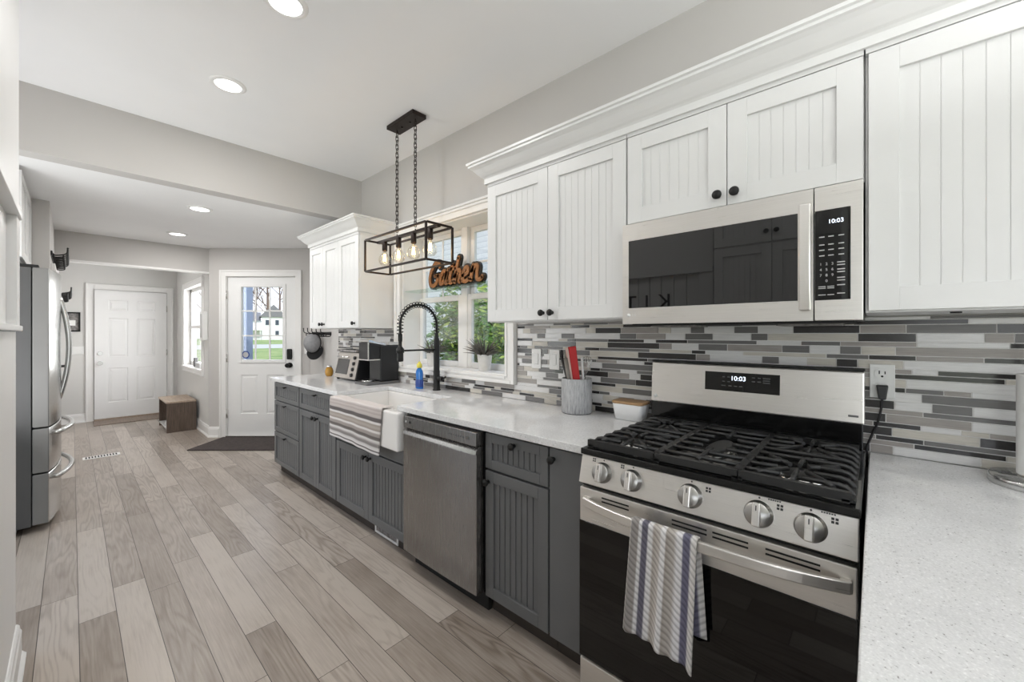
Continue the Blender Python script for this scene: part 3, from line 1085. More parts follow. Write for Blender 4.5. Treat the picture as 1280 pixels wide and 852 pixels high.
# peninsula base on the near side of the range
c = thing('peninsula_cabinet', 'charcoal base cabinet under the near counter right of the range', 'cabinet', (1.3, -0.3, 0), GC)
make('carcass', MB().box(0.70, BACK, -0.62, 0.012, ZB, ZT), M['grey_cab'], c)
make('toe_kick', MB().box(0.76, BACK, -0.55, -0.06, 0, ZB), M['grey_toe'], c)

# uppers
U = 1.585
TU = RGT(U + 0.02)
UZ0, UZ1 = 1.397, 2.162


def upper_unit(label, y0, y1, z0=UZ0, z1=2.20, group='white beadboard wall cabinets'):
    t = thing('wall_cabinet', label, 'cabinet', (U + 0.17, (y0 + y1) / 2, z0), group)
    make('carcass', MB().box(U + 0.021, W - 0.004, y0 + 0.0005, y1 - 0.0005, z0, z1), M['white_cab'], t, bevel=0.001)
    return t


c = upper_unit('white two-door wall cabinet between the window and the microwave', 0.7825, 1.6305)
front(TU, 'door', 0.785, 1.202, UZ0 + 0.004, UZ1, M['white_cab'], c, st=0.062, knobs=((1.202 - 0.028, UZ0 + 0.04),))
front(TU, 'door', 1.202, 1.629, UZ0 + 0.004, UZ1, M['white_cab'], c, st=0.062, knobs=((1.202 + 0.028, UZ0 + 0.04),))
make('face_rail', MB(TU).box(0.784, 1.629, 0, 0.02, UZ1 + 0.002, 2.2), M['white_cab'], c)
c = upper_unit('short white two-door wall cabinet above the microwave', 0.0245, 0.7815, 1.79)
front(TU, 'door', 0.026, 0.396, 1.795, UZ1, M['white_cab'], c, st=0.062, knobs=((0.396 - 0.028, 1.835),))
front(TU, 'door', 0.396, 0.78, 1.795, UZ1, M['white_cab'], c, st=0.062, knobs=((0.396 + 0.028, 1.835),))
make('face_rail', MB(TU).box(0.026, 0.78, 0, 0.02, UZ1 + 0.002, 2.2), M['white_cab'], c)
c = upper_unit('tall white wall cabinet right of the microwave over the near counter', -0.90, 0.0235)
front(TU, 'door', -0.44, 0.017, UZ0 + 0.004, UZ1, M['white_cab'], c, st=0.066, pitch=0.042)
front(TU, 'door', -0.898, -0.44, UZ0 + 0.004, UZ1, M['white_cab'], c, st=0.066, pitch=0.042)
make('face_rail', MB(TU).box(-0.898, 0.022, 0, 0.02, UZ1 + 0.002, 2.2), M['white_cab'], c)
for yb in (-0.17, -0.6):
    make('bumper', MB().cyl((1.70, yb, UZ0), (1.70, yb, UZ0 - 0.004), 0.012, n=14), M['slot'], c)
c = upper_unit('white three-door wall cabinet left of the window over the coffee maker', 3.149, 4.153, 1.38)
front(TU, 'door', 3.151, 3.52, 1.384, 2.155, M['white_cab'], c, st=0.055, knobs=((3.215, 1.42),))
front(TU, 'door', 3.52, 3.84, 1.384, 2.155, M['white_cab'], c, st=0.055, knobs=((3.81, 1.42),))
front(TU, 'door', 3.84, 4.151, 1.384, 2.155, M['white_cab'], c, st=0.055, knobs=((3.87, 1.42),))
make('face_rail', MB(TU).box(3.151, 4.151, 0, 0.02, 2.157, 2.2), M['white_cab'], c)


def crown(name, label, y0, y1, end0, end1, x1=W - 0.004):
    """crown moulding on top of wall cabinets, mitred round the exposed ends"""
    prof = [(0.0, 2.178), (0.012, 2.178), (0.012, 2.205), (0.018, 2.212), (0.026, 2.218), (0.040, 2.232), (0.058, 2.252), (0.070, 2.262), (0.078, 2.266), (0.078, 2.276), (0.086, 2.280), (0.086, 2.292), (0.0, 2.292)]
    path = []
    if end1:
        path += [((x1, y1), (0, 1)), ((U, y1), (-1, 1))]
    else:
        path += [((U, y1), (-1, 0))]
    if end0:
        path += [((U, y0), (-1, -1)), ((x1, y0), (0, -1))]
    else:
        path += [((U, y0), (-1, 0))]
    secs = [[Vector((p[0] + d[0] * o, p[1] + d[1] * o, z)) for o, z in prof] for p, d in path]
    mb = MB()
    mb.loft(secs)
    mb.box(U, x1, y0, y1, 2.2005, 2.285)
    t = make(name, mb, M['white_cab'])
    return tag(t, label, 'moulding')


crown('crown_moulding', 'long white stepped crown moulding over the wall cabinets along the range', -0.90, 1.6305, False, True)
crown('crown_moulding', 'white stepped crown moulding on the cabinet left of the window', 3.149, 4.153, True, True)

# ---------------------------------------------------------------- countertops
CE = 1.29
mb = MB()
mb.prism([(CE, 0.80), (W - 0.008, 0.80), (W - 0.008, 4.32), (CE, 4.32), (CE, 2.885), (1.705, 2.885), (1.705, 2.09), (CE, 2.09)], 0.88, 0.911)
tag(make('countertop', mb, M['quartz'], bevel=0.003), 'long white speckled quartz countertop with a sink cutout', 'countertop')
mb = MB()
mb.prism([(0.64, -0.66), (W - 0.008, -0.66), (W - 0.008, 0.017), (0.64, 0.017)], 0.88, 0.911)
tag(make('countertop', mb, M['quartz'], bevel=0.003), 'near white speckled quartz countertop right of the range', 'countertop')

# ---------------------------------------------------------------- apron sink
s = thing('apron_sink', 'white fireclay apron-front sink with a striped towel over its edge', 'sink', (1.48, 2.47, 0.65))
SY0, SY1 = 2.03, 2.91
mb = MB()
mb.prism([(1.252, SY0), (1.315, SY0), (1.315, SY1), (1.252, SY1)], 0.651, 0.878)
make('apron', mb, M['sink'], s, bevel=0.012, seg=4)
mb = MB()
mb.box(1.315, 1.725, SY0, SY0 + 0.055, 0.68, 0.878).box(1.315, 1.725, SY1 - 0.03, SY1, 0.68, 0.878).box(1.70, 1.725, SY0 + 0.055, SY1 - 0.03, 0.68, 0.878)
mb.box(1.31, 1.70, SY0 + 0.05, SY1 - 0.025, 0.66, 0.69)
make('basin', mb, M['sink'], s, bevel=0.006, seg=3)
make('drain', MB().lathe([(0.0, 0.6905), (0.03, 0.6905), (0.04, 0.693), (0.044, 0.6905)], (1.52, 2.47, 0)), M['chrome'], s)

# towel over the sink apron
mb = MB()


def towel_pt(u, v):
    y = 2.878 - u * 0.700
    L = 0.345
    d = v * L
    top, edge = 0.887, 1.242
    bulge = 0.004 * math.sin(u * 9 + 1) * min(1, d * 5) + 0.003 * math.sin(u * 23)
    if d < 0.075:
        x = 1.318 - d
        z = top + 0.002 * math.sin(u * 14)
    else:
        q = d - 0.075
        x = edge - min(1, q * 40) * 0.003 - bulge * 0.8
        z = top - q - (0.02 * u * q / 0.27)
        if q < 0.012:
            z = top - q * 0.7
    y += (0.035 * u) * max(0, d - 0.08) / 0.27
    return (x, y, z)


mb.grid(towel_pt, 48, 40)
o = make('dish_towel', mb, M['sink_towel'], solid=0.004)
tag(o, 'grey striped dish towel draped over the sink apron', 'towel')

# ---------------------------------------------------------------- dishwasher
d = thing('dishwasher', 'stainless steel dishwasher between the sink and the drawer cabinet', 'dishwasher', (1.56, 1.687, 0))
DX = 1.272
DY0, DY1 = 1.381, 1.993
make('tub', MB().box(DX + 0.05, BACK, DY0, DY1, 0.10, 0.874), M['black_plastic'], d)
mb = MB()
n = 12
prof = []
for k in range(n + 1):
    yy = DY0 + (DY1 - DY0) * k / n
    prof.append((DX - 0.006 * (1 - ((2 * k / n - 1) ** 2)), yy))
poly = [(DX + 0.045, DY0), *prof, (DX + 0.045, DY1)]
mb.prism(list(reversed(poly)), 0.105, 0.765)
# bevelled lip at the top of the door
secs = [[Vector((x, y, z)) for x, y, z in ((DX + 0.045, yy, 0.765), (DX - 0.0055, yy, 0.765), (DX - 0.002, yy, 0.785), (DX + 0.022, yy, 0.800), (DX + 0.045, yy, 0.800))] for yy in (DY0, DY1)]
mb.loft(secs)
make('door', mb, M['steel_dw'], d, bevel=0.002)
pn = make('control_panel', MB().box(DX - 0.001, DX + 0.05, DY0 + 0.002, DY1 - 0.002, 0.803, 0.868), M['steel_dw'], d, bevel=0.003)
mb = MB()
for k in range(7):
    mb.box(DX - 0.0022, DX - 0.0012, 1.47 + 0.018 * k, 1.478 + 0.018 * k, 0.83, 0.839)
make('start_button', MB().box(DX - 0.0022, DX - 0.0012, 1.43, 1.455, 0.828, 0.844), M['legend_dim'], pn)
make('button_legend', mb, M['legend_dim'], pn)
make('power_button', MB().cyl((DX, 1.925, 0.838), (DX - 0.004, 1.925, 0.838), 0.007), M['slot'], pn)
make('badge', MB().cyl((DX, 1.965, 0.838), (DX - 0.003, 1.965, 0.838), 0.006), M['legend'], pn)
make('base_plate', MB().box(1.352, 1.372, DY0, DY1, 0.0, 0.10), M['slot'], d)

# toe-kick register below the sink doors
v = thing('toe_kick_register', 'white louvred heat register in the toe kick below the sink', 'vent', (1.37, 2.35, 0.01))
mb = MB()
mb.box(1.366, 1.374, 2.205, 2.485, 0.008, 0.022).box(1.366, 1.374, 2.205, 2.485, 0.078, 0.092).box(1.366, 1.374, 2.205, 2.219, 0.022, 0.078).box(1.366, 1.374, 2.471, 2.485, 0.022, 0.078)
make('frame', mb, M['plate'], v, bevel=0.002)
mb = MB()
for k in range(18):
    y_ = 2.226 + k * 0.0138
    mb.box(1.3685, 1.373, y_, y_ + 0.008, 0.022, 0.078)
make('louvre', mb, M['picture'], v)

# ---------------------------------------------------------------- gas range
RY0, RY1 = 0.028, 0.790
RX = 1.23
r = thing('gas_range', 'stainless gas range with five knobs and black grates', 'stove', (1.56, 0.409, 0))
make('body', MB().box(RX + 0.04, 1.90, RY0, RY1, 0.03, 0.905), M['steel_dark'], r)
for fx_ in (1.32, 1.84):
    for fy_ in (RY0 + 0.05, RY1 - 0.05):
        make('foot', MB().cyl((fx_, fy_, 0), (fx_, fy_, 0.03), 0.02), M['slot'], r)
PZ0, PZ1 = 0.803, 0.899
mb = MB()
secs = [[Vector(p) for p in ((1.225, y, PZ0), (1.25, y, PZ1), (1.30, y, PZ1), (1.30, y, PZ0))] for y in (RY0, RY1)]
mb.loft(secs)
cp = make('control_panel', mb, M['steel'], r, bevel=0.003)
slope = (1.25 - 1.225) / (PZ1 - PZ0)
nrm = Vector((-1, 0, slope)).normalized()
upv = Vector((slope, 0, 1)).normalized()
for ky in (0.700, 0.592, 0.407, 0.232, 0.120):
    z = 0.852
    cpt = Vector((1.225 + slope * (z - PZ0), ky, z))
    a_ = Vector((0, -1, 0))
    KT = Matrix(((a_.x, upv.x, nrm.x, cpt.x), (a_.y, upv.y, nrm.y, cpt.y), (a_.z, upv.z, nrm.z, cpt.z), (0, 0, 0, 1)))
    mb = MB(KT)
    mb.lathe([(0.0, 0.0), (0.0345, 0.0), (0.0345, 0.006), (0.0310, 0.008), (0.0310, 0.022), (0.0285, 0.025), (0.0, 0.0255)], (0, 0, 0), 36)
    k = make('knob', mb, M['knob_steel'], r)
    mb = MB(KT)
    mb.box(-0.0095, 0.0095, -0.0300, 0.0300, 0.024, 0.039)
    make('grip', mb, M['steel'], k, bevel=0.003)
    mb = MB(KT)
    mb.box(-0.0012, 0.0012, 0.010, 0.023, 0.039, 0.0396)
    make('pointer', mb, M['legend_dark'], k)
    mb = MB(KT)
    mb.cyl((0, 0.041, 0), (0, 0.041, 0.0006), 0.0025, n=10)
    make('index_dot', mb, M['legend_dark'], cp)
    mb = MB(KT)
    if ky > 0.5:
        x0_ = 0.044
        for dx in (0, 0.007):
            for dy in (0, 0.007):
                mb.box(-x0_ + dx, -x0_ + dx + 0.005, 0.03 + dy, 0.035 + dy, 0, 0.0006)
    else:
        for dx in (0, 0.008):
            for dy in (0, 0.008):
                mb.box(0.040 + dx, 0.046 + dx, 0.022 + dy, 0.028 + dy, 0, 0.0006)
        if ky < 0.3:
            mw = MB(KT)
            for q in range(6):
                mw.box(0.020 + q * 0.005, 0.0236 + q * 0.005, 0.041, 0.0445, 0, 0.0006)
            make('word_legend', mw, M['legend_dark'], cp)
    make('legend', mb, M['legend_dark'], cp)
# black gap and cooktop
mb = MB()
mb.box(1.242, 1.88, RY0 - 0.003, RY1 + 0.003, 0.899, 0.921)
ct = make('cooktop', mb, M['black_enamel'], r, bevel=0.004)
mb = MB()
mb.box(1.262, 1.84, RY0 + 0.02, RY1 - 0.02, 0.921, 0.923)
make('burner_pan', mb, M['black_enamel'], r, bevel=0.001)
burners = [(1.40, 0.655, 0.045), (1.70, 0.655, 0.034), (1.40, 0.155, 0.048), (1.70, 0.155, 0.034)]
for bx, by, br in burners:
    b_ = make('burner', MB().lathe([(0, 0.922), (br + 0.012, 0.922), (br + 0.010, 0.928), (br + 0.002, 0.932), (0, 0.932)], (bx, by, 0)), M['chrome'], r)
    make('burner_cap', MB().lathe([(0, 0.932), (br, 0.932), (br + 0.001, 0.936), (br - 0.004, 0.939), (0, 0.940)], (bx, by, 0)), M['iron'], b_)
mb = MB()
def oval(r1, r2, z, n=36):
    return [(1.55 + r1 * math.cos(2 * PI * k / n), 0.405 + r2 * math.sin(2 * PI * k / n), z) for k in range(n)]
mb.ring_surf([oval(0.10, 0.045, 0.922), oval(0.10, 0.045, 0.928), oval(0.092, 0.038, 0.932)])
b_ = make('burner', mb, M['chrome'], r)
mb = MB()
mb.ring_surf([oval(0.088, 0.034, 0.932), oval(0.089, 0.035, 0.937), oval(0.084, 0.030, 0.940)])
make('burner_cap', mb, M['iron'], b_)


GZ0, GZ1 = 0.948, 0.966


def gbar(mb, p0, p1, w=0.011, z0=GZ0, z1=GZ1):
    p0, p1 = Vector((*p0, (z0 + z1) / 2)), Vector((*p1, (z0 + z1) / 2))
    mb.bar([p0, p1], w, z1 - z0)


def side_grate(yo, yi, sgn):
    """yo: outer edge, yi: inner edge; sgn +1 when the outer edge has the larger Y"""
    mb = MB()
    xa, xb = 1.272, 1.828
    # front and back rails with feet
    for xx in (xa, xb):
        mb.box(xx - 0.009, xx + 0.009, min(yo, yi), max(yo, yi), 0.927, 0.949)
    mb.box(xa, xb, yi - 0.006, yi + 0.006, 0.929, 0.949)
    for xx in (xa, 1.55, xb):
        for yy in (yo - sgn * 0.012, yi):
            mb.box(xx - 0.009, xx + 0.009, yy - 0.008, yy + 0.008, 0.9225, 0.932)
    mb.box(xa, xb, yo - 0.006, yo + 0.006, 0.9235, 0.931)
    cen = [(1.40, (yo + yi) / 2), (1.70, (yo + yi) / 2)]
    for k in range(8):
        xx = 1.318 + k * 0.0665
        reach = abs(yo - yi)
        near = min(abs(xx - c_[0]) for c_ in cen)
        ln = reach - 0.004
        if near < 0.05:
            ln = 0.085
        elif near < 0.09:
            ln = 0.105
        pts = [(xx, yo, 0.926), (xx, yo - sgn * 0.003, 0.935), (xx, yo - sgn * 0.012, 0.944), (xx, yo - sgn * 0.028, 0.948), (xx, yo - sgn * ln, 0.947)]
        mb.bar(pts, 0.0105, 0.013, (0, 0, 1)) if False else mb.tube(pts, 0.0072, 8)
        if near < 0.09:
            yy0 = yi
            mb.tube([(xx, yy0, 0.944), (xx, yy0 + sgn * (0.075 if near < 0.05 else 0.09), 0.947)], 0.0068, 8)
    for cx, cy_ in cen:
        for ax, ay in ((-1, 0), (1, 0)):
            mb.tube([(cx + ax * 0.028, cy_, 0.949), (cx + ax * 0.075, cy_, 0.949), (cx + ax * 0.118, cy_, 0.944)], 0.0066, 8)
        for ax, ay in ((-1, -1), (-1, 1), (1, -1), (1, 1)):
            mb.tube([(cx + ax * 0.024, cy_ + ay * 0.022, 0.949), (cx + ax * 0.07, cy_ + ay * 0.06, 0.948), (cx + ax * 0.10, cy_ + ay * 0.085, 0.944)], 0.0066, 8)
    return make('grate', mb, M['iron'], r)


side_grate(0.776, 0.532, 1)
side_grate(0.042, 0.286, -1)
mb = MB()
for xx in (1.272, 1.828):
    mb.box(xx - 0.009, xx + 0.009, 0.290, 0.528, 0.927, 0.949)
for yy in (0.296, 0.522):
    mb.box(1.272, 1.828, yy - 0.006, yy + 0.006, 0.929, 0.949)
    for xx in (1.272, 1.55, 1.828):
        mb.box(xx - 0.009, xx + 0.009, yy - 0.008, yy + 0.008, 0.9225, 0.932)
for k in range(7):
    xx = 1.33 + k * 0.073
    if abs(xx - 1.55) < 0.12:
        mb.tube([(xx, 0.296, 0.945), (xx, 0.37, 0.948)], 0.0068, 8)
        mb.tube([(xx, 0.522, 0.945), (xx, 0.445, 0.948)], 0.0068, 8)
    else:
        mb.tube([(xx, 0.296, 0.945), (xx, 0.522, 0.945)], 0.0068, 8)
for xx, x2 in ((1.30, 1.45), (1.80, 1.65)):
    mb.tube([(xx, 0.409, 0.944), (x2, 0.409, 0.949)], 0.0068, 8)
make('grate', mb, M['iron'], r)
# oven door
od = make('oven_door', MB().box(RX, RX + 0.04, RY0 + 0.002, RY1 - 0.002, 0.655, 0.787).box(RX + 0.002, RX + 0.04, RY0 + 0.002, RY1 - 0.002, 0.185, 0.655), M['steel'], r, bevel=0.004)
make('glass', MB().box(RX - 0.003, RX + 0.002, RY0 + 0.002, RY1 - 0.002, 0.186, 0.668), M['black_glass'], od, bevel=0.001)
mb = MB()
for ya, yb in ((0.10, 0.215), (0.255, 0.345), (0.36, 0.46), (0.60, 0.70)):
    for z_ in (0.765, 0.752):
        make('vent_slot', MB().box(RX - 0.0006, RX + 0.006, ya, yb, z_, z_ + 0.005), M['slot'], od)
pts = []
for k in range(25):
    t = k / 24
    yy = 0.765 - t * 0.722
    q = abs(2 * t - 1)
    pts.append((RX - 0.010 - 0.045 * (1 - q ** 3), yy, 0.742))
mb = MB()
mb.bar(pts, 0.014, 0.030)
mb.box(RX - 0.014, RX, 0.745, 0.769, 0.727, 0.757).box(RX - 0.014, RX, 0.039, 0.063, 0.727, 0.757)
make('handle', mb, M['steel'], od, bevel=0.004, seg=3)
make('storage_drawer', MB().box(RX, RX + 0.04, RY0 + 0.002, RY1 - 0.002, 0.035, 0.176), M['steel'], r, bevel=0.005)
make('drawer_gap', MB().box(RX + 0.02, RX + 0.04, RY0 + 0.004, RY1 - 0.004, 0.176, 0.186), M['slot'], r)
make('panel_gap', MB().box(RX + 0.02, RX + 0.04, RY0 + 0.004, RY1 - 0.004, 0.787, 0.803), M['slot'], r)
# backguard
mb = MB()
mb.box(1.845, 1.90, RY0 + 0.004, RY1 - 0.004, 0.905, 1.022)
make('riser', mb, M['black_enamel'], r, bevel=0.003)
BG0, BG1, BZ0, BZ1 = 1.842, 1.856, 1.018, 1.200
mb = MB()
secs = [[Vector(p) for p in ((BG0, y, BZ0), (BG1, y, BZ1), (1.90, y, BZ1 + 0.004), (1.90, y, BZ0))] for y in (RY0, RY1 - 0.004)]
mb.loft(secs)
bg = make('backguard', mb, M['steel'], r, bevel=0.005)
make('top_cap', MB().box(1.860, 1.902, RY0 - 0.001, RY1 - 0.003, BZ1 + 0.003, BZ1 + 0.010), M['slot'], r)
bs = (BG1 - BG0) / (BZ1 - BZ0)
BT = lambda y, z, o=0.0: Vector((BG0 + bs * (z - BZ0) - o, y, z))
mb = MB()
secs = [[BT(y, 1.094, 0.0015), BT(y, 1.172, 0.0015), BT(y, 1.172, -0.004), BT(y, 1.094, -0.004)] for y in (0.275, 0.548)]
mb.loft(secs)
dp = make('display', mb, M['black_glass'], bg)
text('clock_digits', '10:03', 0.026, BT(0.42, 1.147, 0.002), M['digit'], dp)
mb = MB()
for yy, zz, w_ in ((0.475, 1.152, .010), (0.455, 1.152, .010), (0.475, 1.133, .010), (0.455, 1.133, .010), (0.475, 1.116, .016), (0.45, 1.116, .012), (0.43, 1.116, .012), (0.41, 1.116, .012),
                   (0.365, 1.155, .010), (0.345, 1.155, .010), (0.365, 1.14, .012), (0.345, 1.14, .012), (0.32, 1.155, .024), (0.32, 1.146, .024), (0.32, 1.137, .024)):
    p_ = BT(yy, zz, 0.0019)
    mb.box(p_.x - 0.0004, p_.x + 0.0008, yy - w_ / 2, yy + w_ / 2, zz - 0.002, zz + 0.002)
make('button_legend', mb, M['legend_dim'], dp)
mb = MB()
p_ = BT(0.765, 1.045, 0.0)
mb.lathe([(0, 0), (0.0085, 0), (0.0085, 0.002), (0, 0.0025)], p_, 20, '-X')
make('round_badge', mb, M['plate'], bg)
p_ = BT(0.058, 1.045, 0.0)
make('word_mark', MB().box(p_.x - 0.001, p_.x + 0.002, 0.044, 0.072, 1.041, 1.048), M['legend_dim'], bg)

# towel on the oven handle
mb = MB()


def rt(u, v):
    """front and back falls over the bar; v runs from the front hem over the bar to the back hem"""
    y = 0.557 - u * 0.192
    bx = RX - 0.055
    zt = 0.762
    fr_len, bk_len = 0.335 + 0.030 * u, 0.285
    tot = fr_len + 0.045 + bk_len
    d = v * tot
    fold = 0.006 * math.sin(u * 13 + 0.6) + 0.004 * math.sin(u * 27)
    if d < fr_len:
        h = (fr_len - d) / fr_len
        x = bx - 0.014 - fold * (0.3 + h) - 0.006 * h
        z = zt - 0.004 - (fr_len - d)
        y = y + 0.022 * h - 0.012 * h * u
    elif d < fr_len + 0.045:
        a_ = (d - fr_len) / 0.045 * PI
        x = bx - math.cos(a_) * 0.014
        z = zt - 0.004 + 0.006 * math.sin(a_)
    else:
        h = (d - fr_len - 0.045) / bk_len
        x = bx + 0.014 + 0.010 * h + fold * 0.3 * h
        z = zt - 0.004 - h * bk_len
        y = y - 0.014 * h
    return (x, y, z)


mb.grid(rt, 40, 70)
o = make('hand_towel', mb, M['range_towel'], solid=0.004)
tag(o, 'blue-grey striped hand towel hanging on the oven handle', 'towel')

# ---------------------------------------------------------------- microwave
m = thing('microwave', 'stainless over-the-range microwave with black glass door', 'microwave', (1.73, 0.403, 1.372))
MX = 1.54
MY0, MY1, MZ0, MZ1 = 0.0265, 0.7785, 1.374, 1.782
make('body', MB().box(MX + 0.035, W - 0.006, MY0 + 0.001, MY1 - 0.001, MZ0 + 0.004, MZ1), M['steel_dark'], m)
SPLIT = 0.141
gy0, gy1, gz0_, gz1_ = 0.182, 0.752, 1.438, 1.713
mb = MB()
mb.box(MX, MX + 0.034, SPLIT + 0.0015, gy0, MZ0, MZ1).box(MX, MX + 0.034, gy1, MY1, MZ0, MZ1).box(MX, MX + 0.034, gy0, gy1, MZ0, gz0_).box(MX, MX + 0.034, gy0, gy1, gz1_, MZ1)
dr = make('door', mb, M['steel'], m)
make('door_glass', MB().box(MX + 0.001, MX + 0.02, 0.1445, gy1 + 0.001, gz0_ - 0.001, gz1_ + 0.001), M['micro_glass'], dr)
mb = MB()
hp = [(MX - 0.028 - 0.012 * (1 - (2 * k / 12 - 1) ** 2), 0.160, 1.405 + 0.325 * k / 12) for k in range(13)]
mb.bar(hp, 0.030, 0.014, (1, 0, 0))
mb.box(MX - 0.03, MX, 0.150, 0.170, 1.412, 1.432).box(MX - 0.03, MX, 0.150, 0.170, 1.703, 1.723)
make('handle', mb, M['steel'], dr, bevel=0.004, seg=3)
text('maker_mark', 'LG', 0.014, (MX - 0.001, 0.728, 1.409), M['plate'], dr)
mb = MB()
mb.lathe([(0, 0), (0.0075, 0), (0.0075, 0.0012), (0, 0.0014)], (MX, 0.751, 1.409), 20, '-X')
make('round_badge', mb, M['plate'], dr)
cp = make('control_panel', MB().box(MX, MX + 0.034, MY0, SPLIT - 0.0015, MZ0, MZ1), M['steel'], m, bevel=0.002)
kp = make('keypad', MB().box(MX - 0.002, MX + 0.002, 0.054, 0.1385, 1.436, 1.710), M['black_glass'], cp, bevel=0.0015)
text('clock_digits', '10:03', 0.017, (MX - 0.003, 0.088, 1.672), M['digit'], kp)
for q, row in enumerate(('123', '456', '789')):
    for w_, ch in enumerate(row):
        text('key_legend', ch, 0.011, (MX - 0.0026, 0.124 - 0.014 * w_, 1.545 - 0.017 * q), M['legend'], kp)
text('key_legend', '0', 0.011, (MX - 0.0026, 0.110, 1.494), M['legend'], kp)
mb = MB()
for q, z_ in enumerate((1.628, 1.604, 1.588, 1.571)):
    for y_ in (0.122, 0.100, 0.076):
        mb.box(MX - 0.0028, MX - 0.0018, y_ - 0.007, y_ + 0.006, z_ - 0.0015, z_ + 0.0015)
make('button_legend', mb, M['legend'], kp)
mb = MB()
for z_ in (1.548, 1.540, 1.527, 1.519, 1.502, 1.494, 1.48, 1.455):
    mb.box(MX - 0.0028, MX - 0.0018, 0.067, 0.085, z_ - 0.0015, z_ + 0.0015)
make('button_legend', mb, M['legend'], kp)
mb = MB()
for z_ in (1.477, 1.472, 1.452):
    mb.box(MX - 0.0028, MX - 0.0018, 0.112, 0.130, z_ - 0.0012, z_ + 0.0012).box(MX - 0.0028, MX - 0.0018, 0.092, 0.108, z_ - 0.0012, z_ + 0.0012)
make('button_legend', mb, M['legend'], kp)
mb = MB()
mb.box(MX + 0.05, W - 0.02, MY0 + 0.02, MY1 - 0.02, MZ0 - 0.006, MZ0 + 0.003)
ub = make('underside_plate', mb, M['slot'], m)
mb = MB()
make('grease_filter', MB().box(1.70, 1.86, 0.08, 0.26, MZ0 - 0.012, MZ0 - 0.006), M['picture'], ub)
make('grease_filter', MB().box(1.70, 1.86, 0.54, 0.72, MZ0 - 0.012, MZ0 - 0.006), M['picture'], ub)

# ---------------------------------------------------------------- faucet
fx, fy = 1.835, 2.43
t = thing('faucet', 'tall matte black spring-neck faucet behind the sink', 'faucet', (fx, fy, 0.911))
make('post', MB().lathe([(0.030, 0.911), (0.030, 0.917), (0.0245, 0.921), (0.0245, 1.05), (0.0225, 1.06), (0.0225, 1.27), (0.017, 1.30), (0.012, 1.33), (0.012, 1.34)], (fx, fy, 0)), M['black'], t)
mb = MB()
mb.cyl((fx, fy, 1.0), (fx, fy - 0.06, 1.0), 0.017).cyl((fx, fy - 0.06, 1.0), (fx, fy - 0.075, 1.0), 0.019, 0.016).cyl((fx, fy - 0.075, 1.0), (fx - 0.02, fy - 0.13, 1.02), 0.007, n=10)
make('lever', mb, M['black'], t)
pts = [(fx, fy, 1.33)]
for k in range(0, 25):
    a_ = PI * k / 24
    pts.append((fx - 0.155 + 0.155 * math.cos(a_), fy, 1.395 + 0.145 * math.sin(a_)))
pts += [(fx - 0.31, fy, 1.33)]
make('hose', MB().tube(pts, 0.0085, 10), M['black'], t)
# coil spring round the hose
P = catmull(pts, 12)
cum = [0]
for i in range(1, len(P)):
    cum.append(cum[-1] + (P[i] - P[i - 1]).length)
coil = []
turns = 26
for q in range(turns * 10 + 1):
    dd = cum[-1] * q / (turns * 10)
    i = min(len(P) - 2, next((j for j in range(1, len(cum)) if cum[j] >= dd), len(cum) - 1) - 1)
    t_ = (dd - cum[i]) / max(1e-6, cum[i + 1] - cum[i])
    p = P[i].lerp(P[i + 1], t_)
    tg = (P[i + 1] - P[i]).normalized()
    nn = Vector((0, 1, 0))
    bb = tg.cross(nn)
    a_ = 2 * PI * q / 10
    coil.append(p + (nn * math.cos(a_) + bb * math.sin(a_)) * 0.0205)
make('spring', MB().tube(coil, 0.0030, 5), M['black'], t)
sx_ = fx - 0.31
make('spray_head', MB().lathe([(0.010, 1.335), (0.015, 1.325), (0.015, 1.285), (0.011, 1.275), (0.011, 1.245), (0.021, 1.235), (0.022, 1.15), (0.019, 1.14), (0.0, 1.14)], (sx_, fy, 0)), M['black'], t)
mb = MB()
mb.cyl((fx, fy, 1.215), (sx_ + 0.025, fy, 1.215), 0.0065, n=12)
mb.lathe([(0.0225, 1.20), (0.027, 1.20), (0.027, 1.23), (0.0225, 1.23)], (sx_, fy, 0))
make('holder_arm', mb, M['black'], t)

# dish soap bottle
t = thing('dish_soap_bottle', 'blue dish soap bottle with a yellow cap beside the faucet', 'bottle', (1.80, 2.60, 0.911))
def squash(prof, cx, cy_, k=0.6, n=24):
    return [[(cx + math.cos(2 * PI * q / n) * r_ * k, cy_ + math.sin(2 * PI * q / n) * r_, z) for q in range(n)] for r_, z in prof]
make('bottle', MB().ring_surf(squash([(0.038, 0.911), (0.043, 0.916), (0.043, 0.96), (0.037, 0.99), (0.041, 1.02), (0.037, 1.045), (0.022, 1.065), (0.016, 1.075)], 1.80, 2.60, 0.5)), M['soap_blue'], t)
make('label', MB().ring_surf(squash([(0.0435, 0.925), (0.0436, 0.93), (0.0436, 0.957), (0.0425, 0.970), (0.040, 0.982)], 1.80, 2.60, 0.505), caps=False), M['soap_label'], t)
make('cap', MB().ring_surf(squash([(0.018, 1.070), (0.024, 1.074), (0.023, 1.098), (0.012, 1.106), (0.010, 1.118)], 1.80, 2.60, 0.8)), M['yellow'], t)

